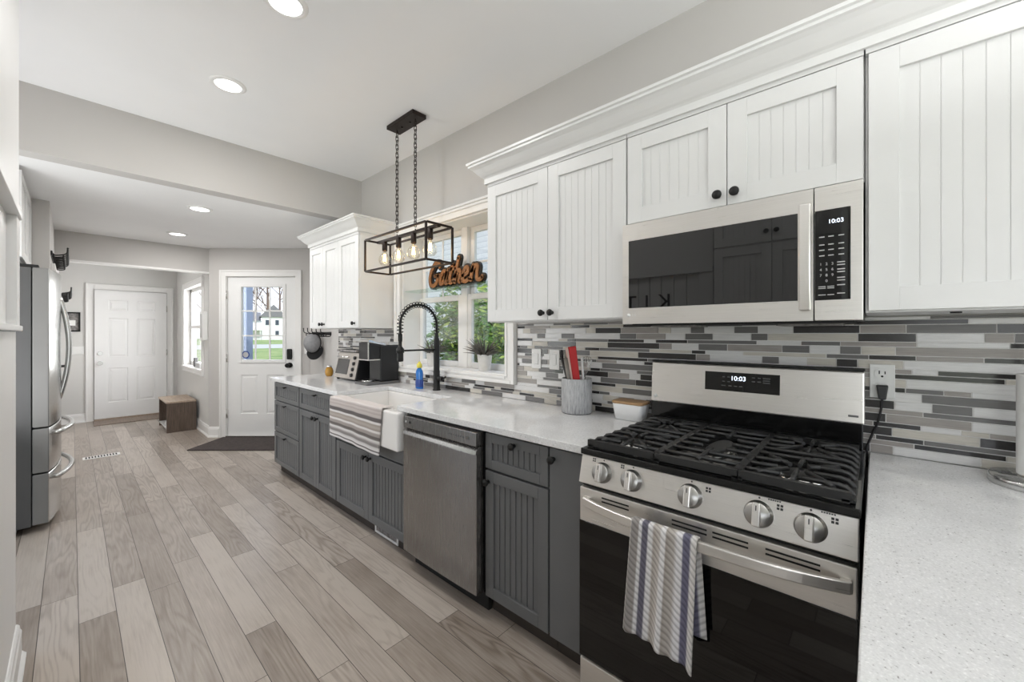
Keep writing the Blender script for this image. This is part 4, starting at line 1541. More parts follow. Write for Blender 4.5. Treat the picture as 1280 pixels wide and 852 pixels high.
# ---------------------------------------------------------------- pendant over the sink
PXc, PYc = 1.59, 2.46
t = thing('pendant_light', 'bronze caged four-bulb pendant hanging on two chains over the sink', 'lamp', (PXc, PYc, 1.80))
make('canopy', MB().box(PXc - 0.055, PXc + 0.055, PYc - 0.165, PYc + 0.165, CZ - 0.028, CZ), M['bronze'], t, bevel=0.002)
mb = MB()
for yy in (-0.05, 0.05):
    make('canopy_screw', MB().lathe([(0, 0), (0.008, 0), (0.007, 0.004), (0, 0.006)], (PXc, PYc + yy, CZ - 0.034), 12), M['bronze'], t)
px0, px1, py0, py1, pz0, pz1 = PXc - 0.105, PXc + 0.105, PYc - 0.385, PYc + 0.385, 1.80, 2.035
mb = MB()
b_ = 0.0065
for xx in (px0, px1):
    for yy in (py0, py1):
        mb.box(xx - b_, xx + b_, yy - b_, yy + b_, pz0, pz1)
for z_ in (pz0, pz1):
    for xx in (px0, px1):
        mb.box(xx - b_, xx + b_, py0 + b_, py1 - b_, z_ - b_, z_ + b_)
    for yy in (py0, py1):
        mb.box(px0 + b_, px1 - b_, yy - b_, yy + b_, z_ - b_, z_ + b_)
make('cage', mb, M['bronze'], t, bevel=0.001)
mb = MB()
mb.box(PXc - 0.014, PXc + 0.014, py0 + b_, py1 - b_, pz1 - 0.012, pz1 + 0.006)
make('socket_bar', mb, M['bronze'], t, bevel=0.001)
for ch_y in (PYc - 0.115, PYc + 0.115):
    mb = MB()
    z_ = CZ - 0.03
    mb.cyl((PXc, ch_y, z_), (PXc, ch_y, z_ - 0.02), 0.004, n=8)
    k = 0
    z_ -= 0.012
    zend = pz1 + 0.02
    pitch = 0.030
    while z_ - pitch > zend - 0.005:
        lo, hi = z_ - 0.040, z_
        hw = 0.0095
        ring = []
        for q in range(16):
            a_ = 2 * PI * q / 16
            u_ = math.cos(a_) * hw
            v_ = (lo + hi) / 2 + math.sin(a_) * hw + (0.011 if math.sin(a_) > 0 else -0.011)
            ring.append((PXc + (u_ if k % 2 else 0), ch_y + (0 if k % 2 else u_), v_))
        mb.tube(ring, 0.0028, 6, closed=True)
        z_ -= pitch
        k += 1
    mb.cyl((PXc, ch_y, pz1), (PXc, ch_y, zend), 0.004, n=8)
    make('chain', mb, M['bronze'], t)
for k in range(4):
    yy = PYc - 0.285 + 0.19 * k
    so = make('socket', MB().lathe([(0.006, pz1), (0.019, pz1 - 0.012), (0.019, pz1 - 0.075), (0.016, pz1 - 0.08), (0.0, pz1 - 0.08)], (PXc, yy, 0), 20), M['bronze'], t)
    zb_ = pz1 - 0.08
    bu = make('bulb', MB().lathe([(0.013, zb_ + 0.002), (0.014, zb_ - 0.012), (0.026, zb_ - 0.022), (0.040, zb_ - 0.042), (0.0455, zb_ - 0.066), (0.042, zb_ - 0.088), (0.028, zb_ - 0.105), (0.0, zb_ - 0.112)], (PXc, yy, 0), 24), M['bulb_glass'], so)
    mb = MB()
    for q in range(5):
        a_ = 2 * PI * q / 5
        mb.tube([(PXc + 0.006 * math.cos(a_), yy + 0.006 * math.sin(a_), zb_ - 0.022), (PXc + 0.010 * math.cos(a_), yy + 0.010 * math.sin(a_), zb_ - 0.075)], 0.0018, 6)
    make('filament', mb, M['filament'], bu)
    l = bpy.data.lights.new('bulb_light', 'POINT')
    l.energy = BULB_POWER
    l.color = (1.0, 0.72, 0.42)
    l.shadow_soft_size = 0.02
    lo = bpy.data.objects.new('bulb_light', l)
    COL.objects.link(lo)
    lo.parent = t
    lo.location = (0, yy - PYc, zb_ - 0.05 - 1.80)

# ---------------------------------------------------------------- recessed ceiling lights
spots = [((0.636, 2.90, CZ), 'recessed ceiling light in the high ceiling nearest the beam'), ((0.655, 1.99, CZ), 'recessed ceiling light in the high ceiling cut by the top of the photo'),
         ((0.755, 4.39, LZ), 'recessed light in the low ceiling nearer the kitchen'), ((0.78, 5.68, LZ), 'recessed light in the low ceiling nearer the front hall')]
proto = None
for i, (p, lab) in enumerate(spots):
    if proto is None:
        proto = thing('ceiling_light', lab, 'lamp', p, 'recessed ceiling lights')
        x_, y_, z_ = p
        make('trim_ring', MB().lathe([(0.066, z_ - 0.003), (0.070, z_ - 0.010), (0.084, z_ - 0.008), (0.094, z_ - 0.001), (0.094, z_), (0.066, z_)], (x_, y_, 0), 36), M['trim'], proto)
        make('lens', MB().lathe([(0.0, z_ - 0.0075), (0.069, z_ - 0.006), (0.069, z_ - 0.001), (0.0, z_ - 0.001)], (x_, y_, 0), 36), M['lens'], proto)
        l = bpy.data.lights.new('can_light', 'AREA')
        l.shape = 'DISK'
        l.size = 0.13
        l.energy = CAN_POWER
        l.color = (1.0, 0.985, 0.965)
        lo = bpy.data.objects.new('can_light', l)
        COL.objects.link(lo)
        lo.parent = proto
        lo.location = (0, 0, -0.012)
        o = proto
    else:
        o = copy_tree(proto)
        o.location = p
        o['label'] = lab

# ---------------------------------------------------------------- fridge
t = thing('refrigerator', 'stainless french-door refrigerator with two bottom drawers on the left', 'refrigerator', (-0.5, 4.6, 0))
FY0, FY1 = 4.145, 5.05
make('body', MB().box(-0.90, -0.182, FY0, FY1, 0.05, 1.775).box(-0.88, -0.25, FY0 + 0.03, FY1 - 0.03, 0.0, 0.05), M['fridge_side'], t, bevel=0.004)
def fridge_front(mb, ya, yb, z0, z1, n=10):
    def bx(y):
        q = (y - (FY0 + FY1) / 2) / ((FY1 - FY0) / 2)
        return -0.105 + 0.050 * (1 - q * q)
    secs = [[Vector((-0.18, ya + (yb - ya) * k / n, z0)) for k in ()]]
    poly = [(-0.178, ya)] + [(bx(ya + (yb - ya) * k / n), ya + (yb - ya) * k / n) for k in range(n + 1)] + [(-0.178, yb)]
    mb.prism(poly, z0, z1)
    for q, f_ in enumerate(mb.f):
        if all(abs(mb.v[k][1] - FY0) < 1e-4 for k in f_):
            mb.m[q] = 1
    return mb
YM = (FY0 + FY1) / 2
for ya, yb, hy in ((FY0, YM - 0.002, YM - 0.035), (YM + 0.002, FY1, YM + 0.035)):
    dd = make('door', fridge_front(MB(), ya, yb, 0.705, 1.775), [M['steel_v'], M['fridge_edge']], t, bevel=0.006, seg=3)
    pts = [(-0.070 + 0.055 * math.sin(PI * k / 16) ** 0.8, hy, 1.62 - 0.78 * k / 16) for k in range(17)]
    make('handle', MB().tube(pts, 0.016, 10), M['steel_v'], dd)
for z0, z1 in ((0.40, 0.695), (0.055, 0.39)):
    dd = make('drawer', fridge_front(MB(), FY0, FY1, z0, z1, 16), [M['steel_v'], M['fridge_edge']], t, bevel=0.006, seg=3)
    zh = z1 - 0.045
    pts = [(-0.095, FY0 + 0.09, zh)] + [(-0.075 + 0.075 * math.sin(PI * (0.06 + 0.88 * k / 14)), FY0 + 0.08 + (FY1 - FY0 - 0.16) * k / 14, zh) for k in range(15)] + [(-0.095, FY1 - 0.09, zh)]
    make('handle', MB().tube(pts, 0.016, 10, up=(0, 0, 1)), M['steel_v'], dd)
mb = MB()
make('hinge_cover', MB().box(-0.26, -0.15, FY0 + 0.01, FY0 + 0.10, 1.775, 1.795), M['slot'], t, bevel=0.004)
make('hinge_cover', MB().box(-0.26, -0.15, FY1 - 0.10, FY1 - 0.01, 1.775, 1.795), M['slot'], t, bevel=0.004)
make('dispenser_label', MB().box(-0.0945, -0.090, FY0 + 0.085, FY0 + 0.115, 1.10, 1.16), M['legend'], t)
nt = tag(make('note', MB().box(-0.0945, -0.090, FY0 + 0.08, FY0 + 0.17, 1.265, 1.345), M['pinknote']), 'small pink note stuck on the near fridge door', 'note')

# cabinet over the fridge
TL = LFX(-0.24)
c = thing('fridge_cabinet', 'white two-door cabinet above the refrigerator', 'cabinet', (-0.55, 4.6, 1.83))
make('carcass', MB().box(-0.93, -0.2405, 4.10, 5.055, 1.83, 2.425), M['white_cab'], c)
front(TL, 'door', -5.05, -4.58, 1.835, 2.40, M['white_cab'], c, st=0.055)
front(TL, 'door', -4.58, -4.11, 1.835, 2.40, M['white_cab'], c, st=0.055)

# ---------------------------------------------------------------- left niche cabinet and pantry
c = thing('hutch_cabinet', 'white cabinet with an open panelled niche at the left edge', 'cabinet', (-0.16, 1.75, 1.342))
mb = MB()
mb.box(-0.185, -0.137, 0.90, 2.612, 1.345, 1.366)
make('ledge', mb, M['white_cab'], c, bevel=0.003)
mb = MB()
mb.box(-0.1845, -0.145, 2.50, 2.612, 1.366, 1.80)
make('stile', mb, M['white_cab'], c, bevel=0.002)
make('stile', MB().box(-0.1845, -0.145, 0.90, 1.0, 1.366, 1.80), M['white_cab'], c, bevel=0.002)
mb = MB()
k = 0
y_ = 1.0
while y_ < 2.5:
    mb.box(-0.1845, -0.172, y_ + 0.002, min(2.5, y_ + 0.098), 1.366, 1.80)
    y_ += 0.10
make('niche_panel', mb, M['white_cab'], c, bevel=0.002)
mb = MB()
mb.box(-0.1845, -0.137, 0.90, 2.612, 1.80, 1.835).box(-0.1845, -0.147, 0.90, 2.612, 1.835, 2.77)
make('upper_box', mb, M['white_cab'], c, bevel=0.003)
sg = thing('kitchen_sign', 'thin black KITCHEN letters on the white niche panel at the left edge', 'sign', (-0.168, 1.75, 1.48))
for i, ch in enumerate('KITCHEN'):
    text('letter', ch, 0.185, (-0.1708, 1.28 + i * 0.145, 1.585), M['black'], sg, rot=FXP, extrude=0.0012)

c = thing('pantry_cabinet', 'tall white pantry cabinet reflected in the microwave door', 'cabinet', (-0.5, 0.5, 0))
make('carcass', MB().box(-0.94, -0.125, 0.155, 0.885, 0.08, 2.70).box(-0.94, -0.18, 0.155, 0.885, 0, 0.08), M['white_cab'], c)
TP = LFX(-0.125)
for a, b, kx in ((-0.884, -0.52, -0.55), (-0.52, -0.156, -0.49)):
    front(TP, 'door', a, b, 0.09, 1.95, M['white_cab'], c, st=0.06)
    front(TP, 'door', a, b, 1.96, 2.60, M['white_cab'], c, st=0.06, knobs=((kx, 2.03),))

# ---------------------------------------------------------------- things on the counter
# coffee maker
t = thing('coffee_maker', 'black single-cup coffee maker with a silver lid on a grey tray', 'coffee maker', (1.76, 3.13, 0.911))
make('base_tray', MB().box(1.60, 1.905, 3.035, 3.25, 0.911, 0.932), M['steel_dark'], t, bevel=0.006)
make('body', MB().box(1.725, 1.90, 3.045, 3.235, 0.932, 1.235), M['black_plastic'], t, bevel=0.012, seg=3)
make('brew_head', MB().hexa([(1.625, 3.055, 1.12), (1.73, 3.055, 1.12), (1.73, 3.225, 1.12), (1.625, 3.225, 1.12)], [(1.625, 3.055, 1.262), (1.73, 3.055, 1.235), (1.73, 3.225, 1.235), (1.625, 3.225, 1.262)]), M['black_plastic'], t, bevel=0.008, seg=3)
make('lid', MB().hexa([(1.62, 3.06, 1.265), (1.80, 3.06, 1.228), (1.80, 3.22, 1.228), (1.62, 3.22, 1.265)], [(1.635, 3.07, 1.286), (1.80, 3.07, 1.246), (1.80, 3.21, 1.246), (1.635, 3.21, 1.286)]), M['chrome'], t, bevel=0.004)
make('trim_band', MB().box(1.622, 1.735, 3.052, 3.228, 1.113, 1.121).box(1.6205, 1.626, 3.052, 3.06, 1.12, 1.262), M['chrome'], t)
make('water_tank', MB().box(1.80, 1.905, 3.05, 3.23, 1.236, 1.262), M['legend'], t, bevel=0.004)
make('drip_tray', MB().lathe([(0, 0.932), (0.05, 0.932), (0.05, 0.944), (0.044, 0.947), (0, 0.945)], (1.665, 3.14, 0)), M['chrome'], t)
# toaster oven with four knobs
t = thing('toaster_oven', 'black countertop toaster oven with a steel front and a column of knobs', 'toaster', (1.76, 3.56, 0.911))
make('body', MB().hexa([(1.665, 3.37, 0.925), (1.88, 3.37, 0.925), (1.88, 3.78, 0.925), (1.665, 3.78, 0.925)], [(1.72, 3.37, 1.165), (1.88, 3.37, 1.165), (1.88, 3.78, 1.165), (1.72, 3.78, 1.165)]), M['black_plastic'], t, bevel=0.006)
TS = (1.72 - 1.665) / 0.24
tx = lambda z, o=0.0: 1.665 + (z - 0.925) * TS - o
def slab(y0, y1, z0, z1, o0, o1):
    return [[Vector((tx(z0, o1), y, z0)), Vector((tx(z1, o1), y, z1)), Vector((tx(z1, o0), y, z1)), Vector((tx(z0, o0), y, z0))] for y in (y0, y1)]
fp = make('front_panel', MB().loft(slab(3.372, 3.778, 0.93, 1.16, 0.0, 0.006)), M['oven_front'], t, bevel=0.001)
make('window', MB().loft(slab(3.53, 3.76, 0.965, 1.10, 0.006, 0.009)), M['black_glass'], fp)
make('door_handle', MB().tube([(tx(1.12, 0.006), 3.55, 1.12), (tx(1.12, 0.03), 3.56, 1.12), (tx(1.12, 0.03), 3.74, 1.12), (tx(1.12, 0.006), 3.75, 1.12)], 0.006, 8), M['chrome'], fp)
for z_ in (0.965, 1.015, 1.065, 1.115):
    make('knob', MB().lathe([(0, 0), (0.017, 0), (0.015, 0.016), (0, 0.018)], (tx(z_, 0.006), 3.435, z_), 18, '-X'), M['black_plastic'], fp)
for fx_ in (1.69, 1.86):
    for fy_ in (3.40, 3.75):
        make('foot', MB().cyl((fx_, fy_, 0.911), (fx_, fy_, 0.926), 0.012), M['slot'], t)
t2 = make('baking_tray', MB().box(1.70, 1.87, 3.42, 3.80, 1.1655, 1.172).box(1.70, 1.706, 3.42, 3.80, 1.172, 1.184).box(1.864, 1.87, 3.42, 3.80, 1.172, 1.184).box(1.706, 1.864, 3.42, 3.426, 1.172, 1.184).box(1.706, 1.864, 3.794, 3.80, 1.172, 1.184), M['picture'], bevel=0.002)
tag(t2, 'grey baking tray lying on top of the toaster oven', 'tray')
# small amber jar
t = thing('candle_jar', 'small amber glass jar at the far end of the counter', 'jar', (1.72, 4.02, 0.911))
make('jar', MB().lathe([(0.025, 0.911), (0.036, 0.925), (0.040, 0.955), (0.034, 0.985), (0.022, 1.0), (0.0, 1.002)], (1.72, 4.02, 0)), M['amber'], t)
make('lid', MB().lathe([(0.024, 1.0), (0.024, 1.014), (0.0, 1.016)], (1.72, 4.02, 0)), M['chrome'], t)
# utensil crock
cx_, cy_ = 1.826, 1.19
t = thing('utensil_crock', 'grey wood-grain utensil crock on the counter left of the range', 'crock', (cx_, cy_, 0.911))
make('crock', MB().lathe([(0.0, 0.914), (0.078, 0.914), (0.0815, 0.92), (0.0815, 1.093), (0.079, 1.096), (0.074, 1.093), (0.074, 0.95), (0.0, 0.945)], (cx_, cy_, 0), 40), M['crock'], t)
make('base_pad', MB().lathe([(0.0, 0.911), (0.076, 0.911), (0.076, 0.9145), (0.0, 0.9145)], (cx_, cy_, 0), 36), M['slot'], t)
vw = Vector((cY, -sY, 0))          # direction along which the utensils fan out
def up_(o, z, d=0.0):
    return Vector((cx_, cy_, 0)) + vw * o + Vector((sY, cY, 0)) * d + Vector((0, 0, z))
u1 = thing('scraper', 'broad red scraper with a pink edge standing in the crock', 'utensil', (cx_, cy_, 0.96))
mb = MB()
mb.hexa([up_(-0.005, 0.96, -0.03), up_(0.03, 0.96, -0.03), up_(0.03, 0.96, -0.008), up_(-0.005, 0.96, -0.008)], [up_(-0.05, 1.262, -0.03), up_(-0.008, 1.268, -0.03), up_(-0.008, 1.268, -0.008), up_(-0.05, 1.262, -0.008)])
make('blade', mb, M['red'], u1, bevel=0.004)
mb = MB()
mb.hexa([up_(-0.018, 0.96, -0.032), up_(-0.005, 0.96, -0.032), up_(-0.005, 0.96, -0.010), up_(-0.018, 0.96, -0.010)], [up_(-0.064, 1.256, -0.032), up_(-0.0505, 1.262, -0.032), up_(-0.0505, 1.262, -0.010), up_(-0.064, 1.256, -0.010)])
make('edge_strip', mb, M['pink'], u1, bevel=0.002)
mb = MB()
mb.tube([up_(-0.02, 0.96, -0.04), up_(-0.048, 1.10, -0.042), up_(-0.066, 1.205, -0.046)], 0.011, 10)
mb.tube([up_(-0.066, 1.205, -0.046), up_(-0.072, 1.24, -0.046)], 0.006, 8)
o = make('tongs', mb, M['tool_grey'])
tag(o, 'grey tongs leaning at the left side of the crock', 'utensil')
mb = MB()
mb.tube([up_(0.0, 0.96, 0.01), up_(-0.05, 1.10, 0.01), up_(-0.078, 1.205, 0.01)], 0.009, 8)
mb.lathe([(0.0, 1.20), (0.010, 1.205), (0.010, 1.235), (0.006, 1.245), (0.0, 1.246)], up_(-0.079, 0, 0.01), 12)
tag(make('spatula', mb, M['black_plastic']), 'black-handled spatula behind the grey tongs in the crock', 'utensil')
mb = MB()
mb.tube([up_(0.035, 0.96, -0.02), up_(0.031, 1.10, -0.02), up_(0.024, 1.21, -0.02)], 0.0065, 10)
tag(make('spoon', mb, M['ceramic']), 'white thin-handled spoon standing in the crock', 'utensil')
t = thing('whisk', 'wire whisk standing head up at the right of the crock', 'utensil', (cx_, cy_, 0.97))
make('handle', MB().tube([up_(0.02, 0.97, 0.02), up_(0.045, 1.10, 0.02)], 0.006, 8), M['chrome'], t)
mb = MB()
for k in range(6):
    a_ = PI * k / 6
    pts = []
    for q in range(17):
        s_ = q / 16
        w_ = 0.030 * math.sin(PI * s_) ** 0.7 * (1 if True else 0)
        hgt = 1.10 + 0.115 * math.sin(PI * s_ / 1.0) if False else 1.095 + 0.115 * (1 - abs(2 * s_ - 1) ** 2.2)
        side = math.cos(PI * s_)
        rr = 0.030 * math.sin(PI * (0.5 - abs(s_ - 0.5)) * 1.0) ** 0.6 * (1 if s_ < 0.5 else -1)
        rr = 0.028 * math.sin(2 * PI * s_) * 1.0
        pts.append(up_(0.046 + 0.015 * (hgt - 1.095) / 0.115 + math.cos(a_) * rr, hgt, 0.02 + math.sin(a_) * rr))
    mb.tube(pts, 0.0012, 5)
make('wire', mb, M['chrome'], t)
# butter dish
t = thing('butter_dish', 'white ceramic butter dish with a bamboo lid beside the range', 'dish', (1.858, 0.895, 0.911))
mb = MB()
def rr_(hx_, hy_, z, r_=0.018, n=5):
    out = []
    for q, (sx1, sy1) in enumerate(((1, 1), (-1, 1), (-1, -1), (1, -1))):
        for k in range(n + 1):
            a_ = (q + k / n) * PI / 2
            out.append((1.858 + sx1 * (hx_ - r_) + r_ * math.cos(a_), 0.895 + sy1 * (hy_ - r_) + r_ * math.sin(a_), z))
    return out
mb.ring_surf([rr_(0.040, 0.062, 0.911), rr_(0.046, 0.068, 0.915), rr_(0.053, 0.078, 0.985), rr_(0.053, 0.078, 0.990)])
make('dish', mb, M['ceramic'], t)
make('lid', MB().ring_surf([rr_(0.054, 0.079, 0.991), rr_(0.055, 0.080, 0.994), rr_(0.055, 0.080, 1.000), rr_(0.053, 0.078, 1.003)]), M['lid_wood'], t)
# paper towel holder
hx_, hy_ = 1.79, -0.34
t = thing('paper_towel_holder', 'round steel paper towel stand on the near counter at the right edge', 'holder', (hx_, hy_, 0.911))
make('base', MB().lathe([(0.0, 0.911), (0.098, 0.911), (0.100, 0.915), (0.100, 0.932), (0.096, 0.937), (0.0, 0.939)], (hx_, hy_, 0), 48), M['steel_v'], t)
make('rod', MB().cyl((hx_, hy_, 0.935), (hx_, hy_, 1.29), 0.007).lathe([(0, 1.285), (0.014, 1.29), (0.014, 1.30), (0, 1.31)], (hx_, hy_, 0), 16), M['chrome'], t)
t = make('paper_towel_roll', MB().lathe([(0.019, 0.942), (0.046, 0.942), (0.047, 0.945), (0.047, 1.218), (0.046, 1.221), (0.019, 1.221), (0.019, 0.942)], (hx_, hy_, 0), 40), M['paper'])
tag(t, 'white paper towel roll on the steel stand', 'paper towel')

# ---------------------------------------------------------------- glass shelf, sign and pots
tag(make('glass_shelf', MB().box(1.945, 2.095, WY0 + 0.013, WY1 - 0.013, 1.692, 1.70), M['shelf_glass'], bevel=0.001), 'clear glass shelf spanning the middle of the kitchen window', 'shelf')


def stroke(mb, pts, w, th, T):
    """flat brush stroke: ribbon of width w and thickness th along a smooth polyline in local (x, z)"""
    P = catmull([(p[0], 0, p[1]) for p in pts], 6)
    n = 10
    R = []
    for i, p in enumerate(P):
        tg = (P[min(i + 1, len(P) - 1)] - P[max(i - 1, 0)]).normalized()
        a_ = Vector((-tg.z, 0, tg.x))
        R.append([T @ (p + a_ * w / 2 + Vector((0, -th / 2, 0))), T @ (p - a_ * w / 2 + Vector((0, -th / 2, 0))), T @ (p - a_ * w / 2 + Vector((0, th / 2, 0))), T @ (p + a_ * w / 2 + Vector((0, th / 2, 0)))])
    mb.ring_surf(R, smooth=False)
    for p in (P[0], P[-1]):
        c0, c1 = T @ (p + Vector((0, -th / 2, 0))), T @ (p + Vector((0, th / 2, 0)))
        mb.cyl(c0, c1, w / 2, n=12)


# cursive word, units of x-height 0.1
SL = 0.30
GL = [
    [(0.122, 0.158), (0.100, 0.192), (0.060, 0.186), (0.022, 0.130), (0.010, 0.070), (0.028, 0.022), (0.066, 0.010), (0.100, 0.036), (0.112, 0.086)],      # G bowl
    [(0.074, 0.088), (0.122, 0.090)],                                                                                      # G bar
    [(0.212, 0.105), (0.178, 0.118), (0.148, 0.080), (0.145, 0.032), (0.168, 0.018), (0.198, 0.060), (0.214, 0.108), (0.205, 0.050), (0.214, 0.018), (0.240, 0.030)],     # a
    [(0.272, 0.165), (0.262, 0.100), (0.256, 0.045), (0.268, 0.016), (0.296, 0.030)],                                      # t
    [(0.232, 0.122), (0.310, 0.128)],                                                                                      # t bar
    [(0.338, 0.205), (0.326, 0.120), (0.318, 0.018)],                                                                      # h stem
    [(0.320, 0.060), (0.345, 0.105), (0.368, 0.100), (0.368, 0.055), (0.368, 0.020), (0.392, 0.020)],                      # h arch
    [(0.405, 0.060), (0.448, 0.075), (0.452, 0.110), (0.428, 0.118), (0.404, 0.075), (0.412, 0.024), (0.445, 0.014), (0.475, 0.034)],                # e
    [(0.505, 0.125), (0.500, 0.085), (0.494, 0.018)],                                                                      # r stem
    [(0.498, 0.085), (0.525, 0.122), (0.552, 0.112), (0.552, 0.060), (0.562, 0.020), (0.590, 0.016), (0.608, 0.034)],      # r arm and tail
]
g = thing('word_sign', 'brown wooden cut-out word Gather with dark edges on the glass shelf', 'sign', (2.02, 2.43, 1.70))
sc_x, sc_z = 1.06, 1.0
ST = Matrix(((0, 1, 0, 2.02), (-1, 0, 0, 2.765), (0, 0, 1, 1.716), (0, 0, 0, 1)))
def slant(p):
    return ((p[0] + SL * 0.45 * p[1]) * sc_x, p[1] * sc_z)
mb = MB()
for L_ in GL:
    stroke(mb, [slant(p) for p in L_], 0.060, 0.020, ST)
mb.bar([ST @ Vector((0.02, 0, -0.007)), ST @ Vector((0.66, 0, -0.007))], 0.02, 0.016)
make('backing', mb, M['sign_black'], g)
mb = MB()
ST2 = ST @ Matrix.Translation((0, -0.014, 0))
for L_ in GL:
    stroke(mb, [slant(p) for p in L_], 0.030, 0.010, ST2)
make('lettering', mb, M['sign_brown'], g)


def potted(name, label, x, y, z, r_, h, nl, ll, group):
    t = thing(name, label, 'plant', (x, y, z), group)
    make('pot', MB().lathe([(0, z), (r_ * 0.74, z), (r_ * 0.78, z + 0.004), (r_, z + h - 0.006), (r_, z + h), (r_ * 0.92, z + h), (r_ * 0.88, z + h - 0.02), (0, z + h - 0.02)], (x, y, 0), 28), M['pot'], t)
    make('soil', MB().lathe([(0, z + h - 0.014), (r_ * 0.88, z + h - 0.016), (r_ * 0.88, z + h - 0.02), (0, z + h - 0.02)], (x, y, 0), 20), M['soil'], t)
    mb = MB()
    rnd = random.Random(nl + int(y * 100))
    for k in range(nl):
        a_ = rnd.random() * 2 * PI
        el = 0.15 + rnd.random() * 1.1
        L_ = ll * (0.6 + 0.4 * rnd.random())
        d_ = Vector((math.cos(a_) * math.cos(el), math.sin(a_) * math.cos(el), math.sin(el)))
        p0 = Vector((x, y, z + h - 0.012)) + Vector((math.cos(a_), math.sin(a_), 0)) * r_ * 0.3
        p1_ = p0 + d_ * L_ * 0.5
        p2_ = p0 + d_ * L_ - Vector((0, 0, L_ * 0.12))
        mb.tube([p0, p1_, p2_], 0.004, 5, rad=[0.005, 0.0042, 0.0008])
    make('leaves', mb, M['spiky'], t)
    return t


potted('potted_plant', 'spiky plant in a white pot at the right of the window sill', 2.03, 2.115, 1.064, 0.055, 0.118, 64, 0.20, 'potted plants on the window sill')
potted('potted_plant', 'spiky plant in a white pot on the sill behind the faucet', 2.03, 2.74, 1.064, 0.055, 0.118, 54, 0.18, 'potted plants on the window sill')


# ---------------------------------------------------------------- switches and outlets
def plate(name, label, T, x0, x1, z0, z1, kind, group=None, y=0.0):
    """room side is -y in the local frame"""
    cxm, czm = (x0 + x1) / 2, (z0 + z1) / 2
    t = thing(name, label, 'switch' if 'switch' in name else 'outlet', tuple(T @ Vector((cxm, y, z0))), group)
    make('plate', MB(T).box(x0, x1, y - 0.006, y, z0, z1), M['plate'], t, bevel=0.002)
    if kind == 'rocker':
        make('rocker', MB(T).box(cxm - 0.016, cxm + 0.016, y - 0.010, y - 0.006, czm - 0.033, czm + 0.033), M['plate'], t, bevel=0.0015)
    elif kind == 'toggle':
        for q in range(max(1, round((x1 - x0) / 0.06))):
            n_ = max(1, round((x1 - x0) / 0.06))
            xx = x0 + (x1 - x0) * (q + 0.5) / n_
            make('toggle', MB(T).box(xx - 0.005, xx + 0.005, y - 0.016, y - 0.006, czm - 0.004, czm + 0.012), M['plate'], t, bevel=0.001)
    else:
        for zz in (czm + 0.026, czm - 0.026):
            so = make('socket', MB(T).cyl((cxm, y - 0.006, zz), (cxm, y - 0.0085, zz), 0.020, n=24), M['plate'], t)
            mb = MB(T)
            mb.box(cxm - 0.009, cxm - 0.006, y - 0.0092, y - 0.0085, zz - 0.001, zz + 0.011).box(cxm + 0.006, cxm + 0.009, y - 0.0092, y - 0.0085, zz - 0.001, zz + 0.009).cyl((cxm, y - 0.0085, zz - 0.009), (cxm, y - 0.0092, zz - 0.009), 0.0035, n=10)
            make('slot', mb, M['slot'], so)
    return t


TW = frame((W - 0.0073, 0, 0), (0, -1, 0), (1, 0, 0))
plate('light_switch', 'white rocker switch on the backsplash nearer the window', TW, -1.578, -1.506, 1.121, 1.239, 'rocker', 'white rocker switches on the backsplash')
plate('light_switch', 'white rocker switch on the backsplash nearer the utensil crock', TW, -1.442, -1.370, 1.121, 1.239, 'rocker', 'white rocker switches on the backsplash')
plate('wall_outlet', 'white outlet with a black plug right of the range', TW, -0.016, 0.050, 1.108, 1.226, 'outlet')
plate('wall_outlet', 'white outlet on the backsplash behind the coffee maker', TW, -3.78, -3.70, 1.15, 1.25, 'outlet')
plate('light_switch', 'small white switch on the angled wall under the hooks', ANG, -2.672, -2.602, 1.075, 1.20, 'toggle')
plate('light_switch', 'wide white switch plate in the hall left of the front door', FAR, -0.012, 0.125, 1.02, 1.14, 'toggle')
# range cord
mb = MB()
cyy = -0.017
o = thing('power_plug', 'black plug and cord running from the outlet behind the range', 'plug', (W - 0.02, cyy, 1.0))
make('plug', MB().hexa([(W - 0.045, cyy - 0.010, 1.105), (W - 0.018, cyy - 0.010, 1.105), (W - 0.018, cyy + 0.010, 1.105), (W - 0.045, cyy + 0.010, 1.105)], [(W - 0.04, cyy - 0.016, 1.155), (W - 0.018, cyy - 0.016, 1.155), (W - 0.018, cyy + 0.016, 1.155), (W - 0.04, cyy + 0.016, 1.155)]), M['black_plastic'], o, bevel=0.004)
make('cord', MB().tube(catmull([(W - 0.03, cyy, 1.108), (W - 0.025, cyy + 0.003, 1.07), (W - 0.018, cyy + 0.012, 1.02), (W - 0.018, cyy + 0.028, 0.97), (W - 0.018, cyy + 0.040, 0.925), (W - 0.019, cyy + 0.040, 0.86)], 6), 0.0035, 8), M['black_plastic'], o)

# ---------------------------------------------------------------- hall furniture and fittings
t = thing('shoe_bench', 'small dark wood-grain shoe bench beside the front door', 'bench', (1.02, 7.35, 0))
bx0, bx1, by0, by1, bh = 0.85, 1.165, 7.0, 7.70, 0.415
make('end_panel', MB().box(bx0, bx1, by0, by0 + 0.02, 0, bh - 0.022), M['bench_dark'], t, bevel=0.002)
make('end_panel', MB().box(bx0, bx1, by1 - 0.02, by1, 0, bh - 0.022), M['bench_dark'], t, bevel=0.002)
make('back_panel', MB().box(bx1 - 0.012, bx1, by0 + 0.02, by1 - 0.02, 0, bh - 0.022), M['bench_dark'], t)
make('top', MB().box(bx0 - 0.008, bx1, by0 - 0.008, by1 + 0.008, bh - 0.022, bh), M['bench_top'], t, bevel=0.003)
make('shelf', MB().box(bx0, bx1 - 0.012, by0 + 0.02, by1 - 0.02, 0.05, 0.068), M['ceramic'], t)
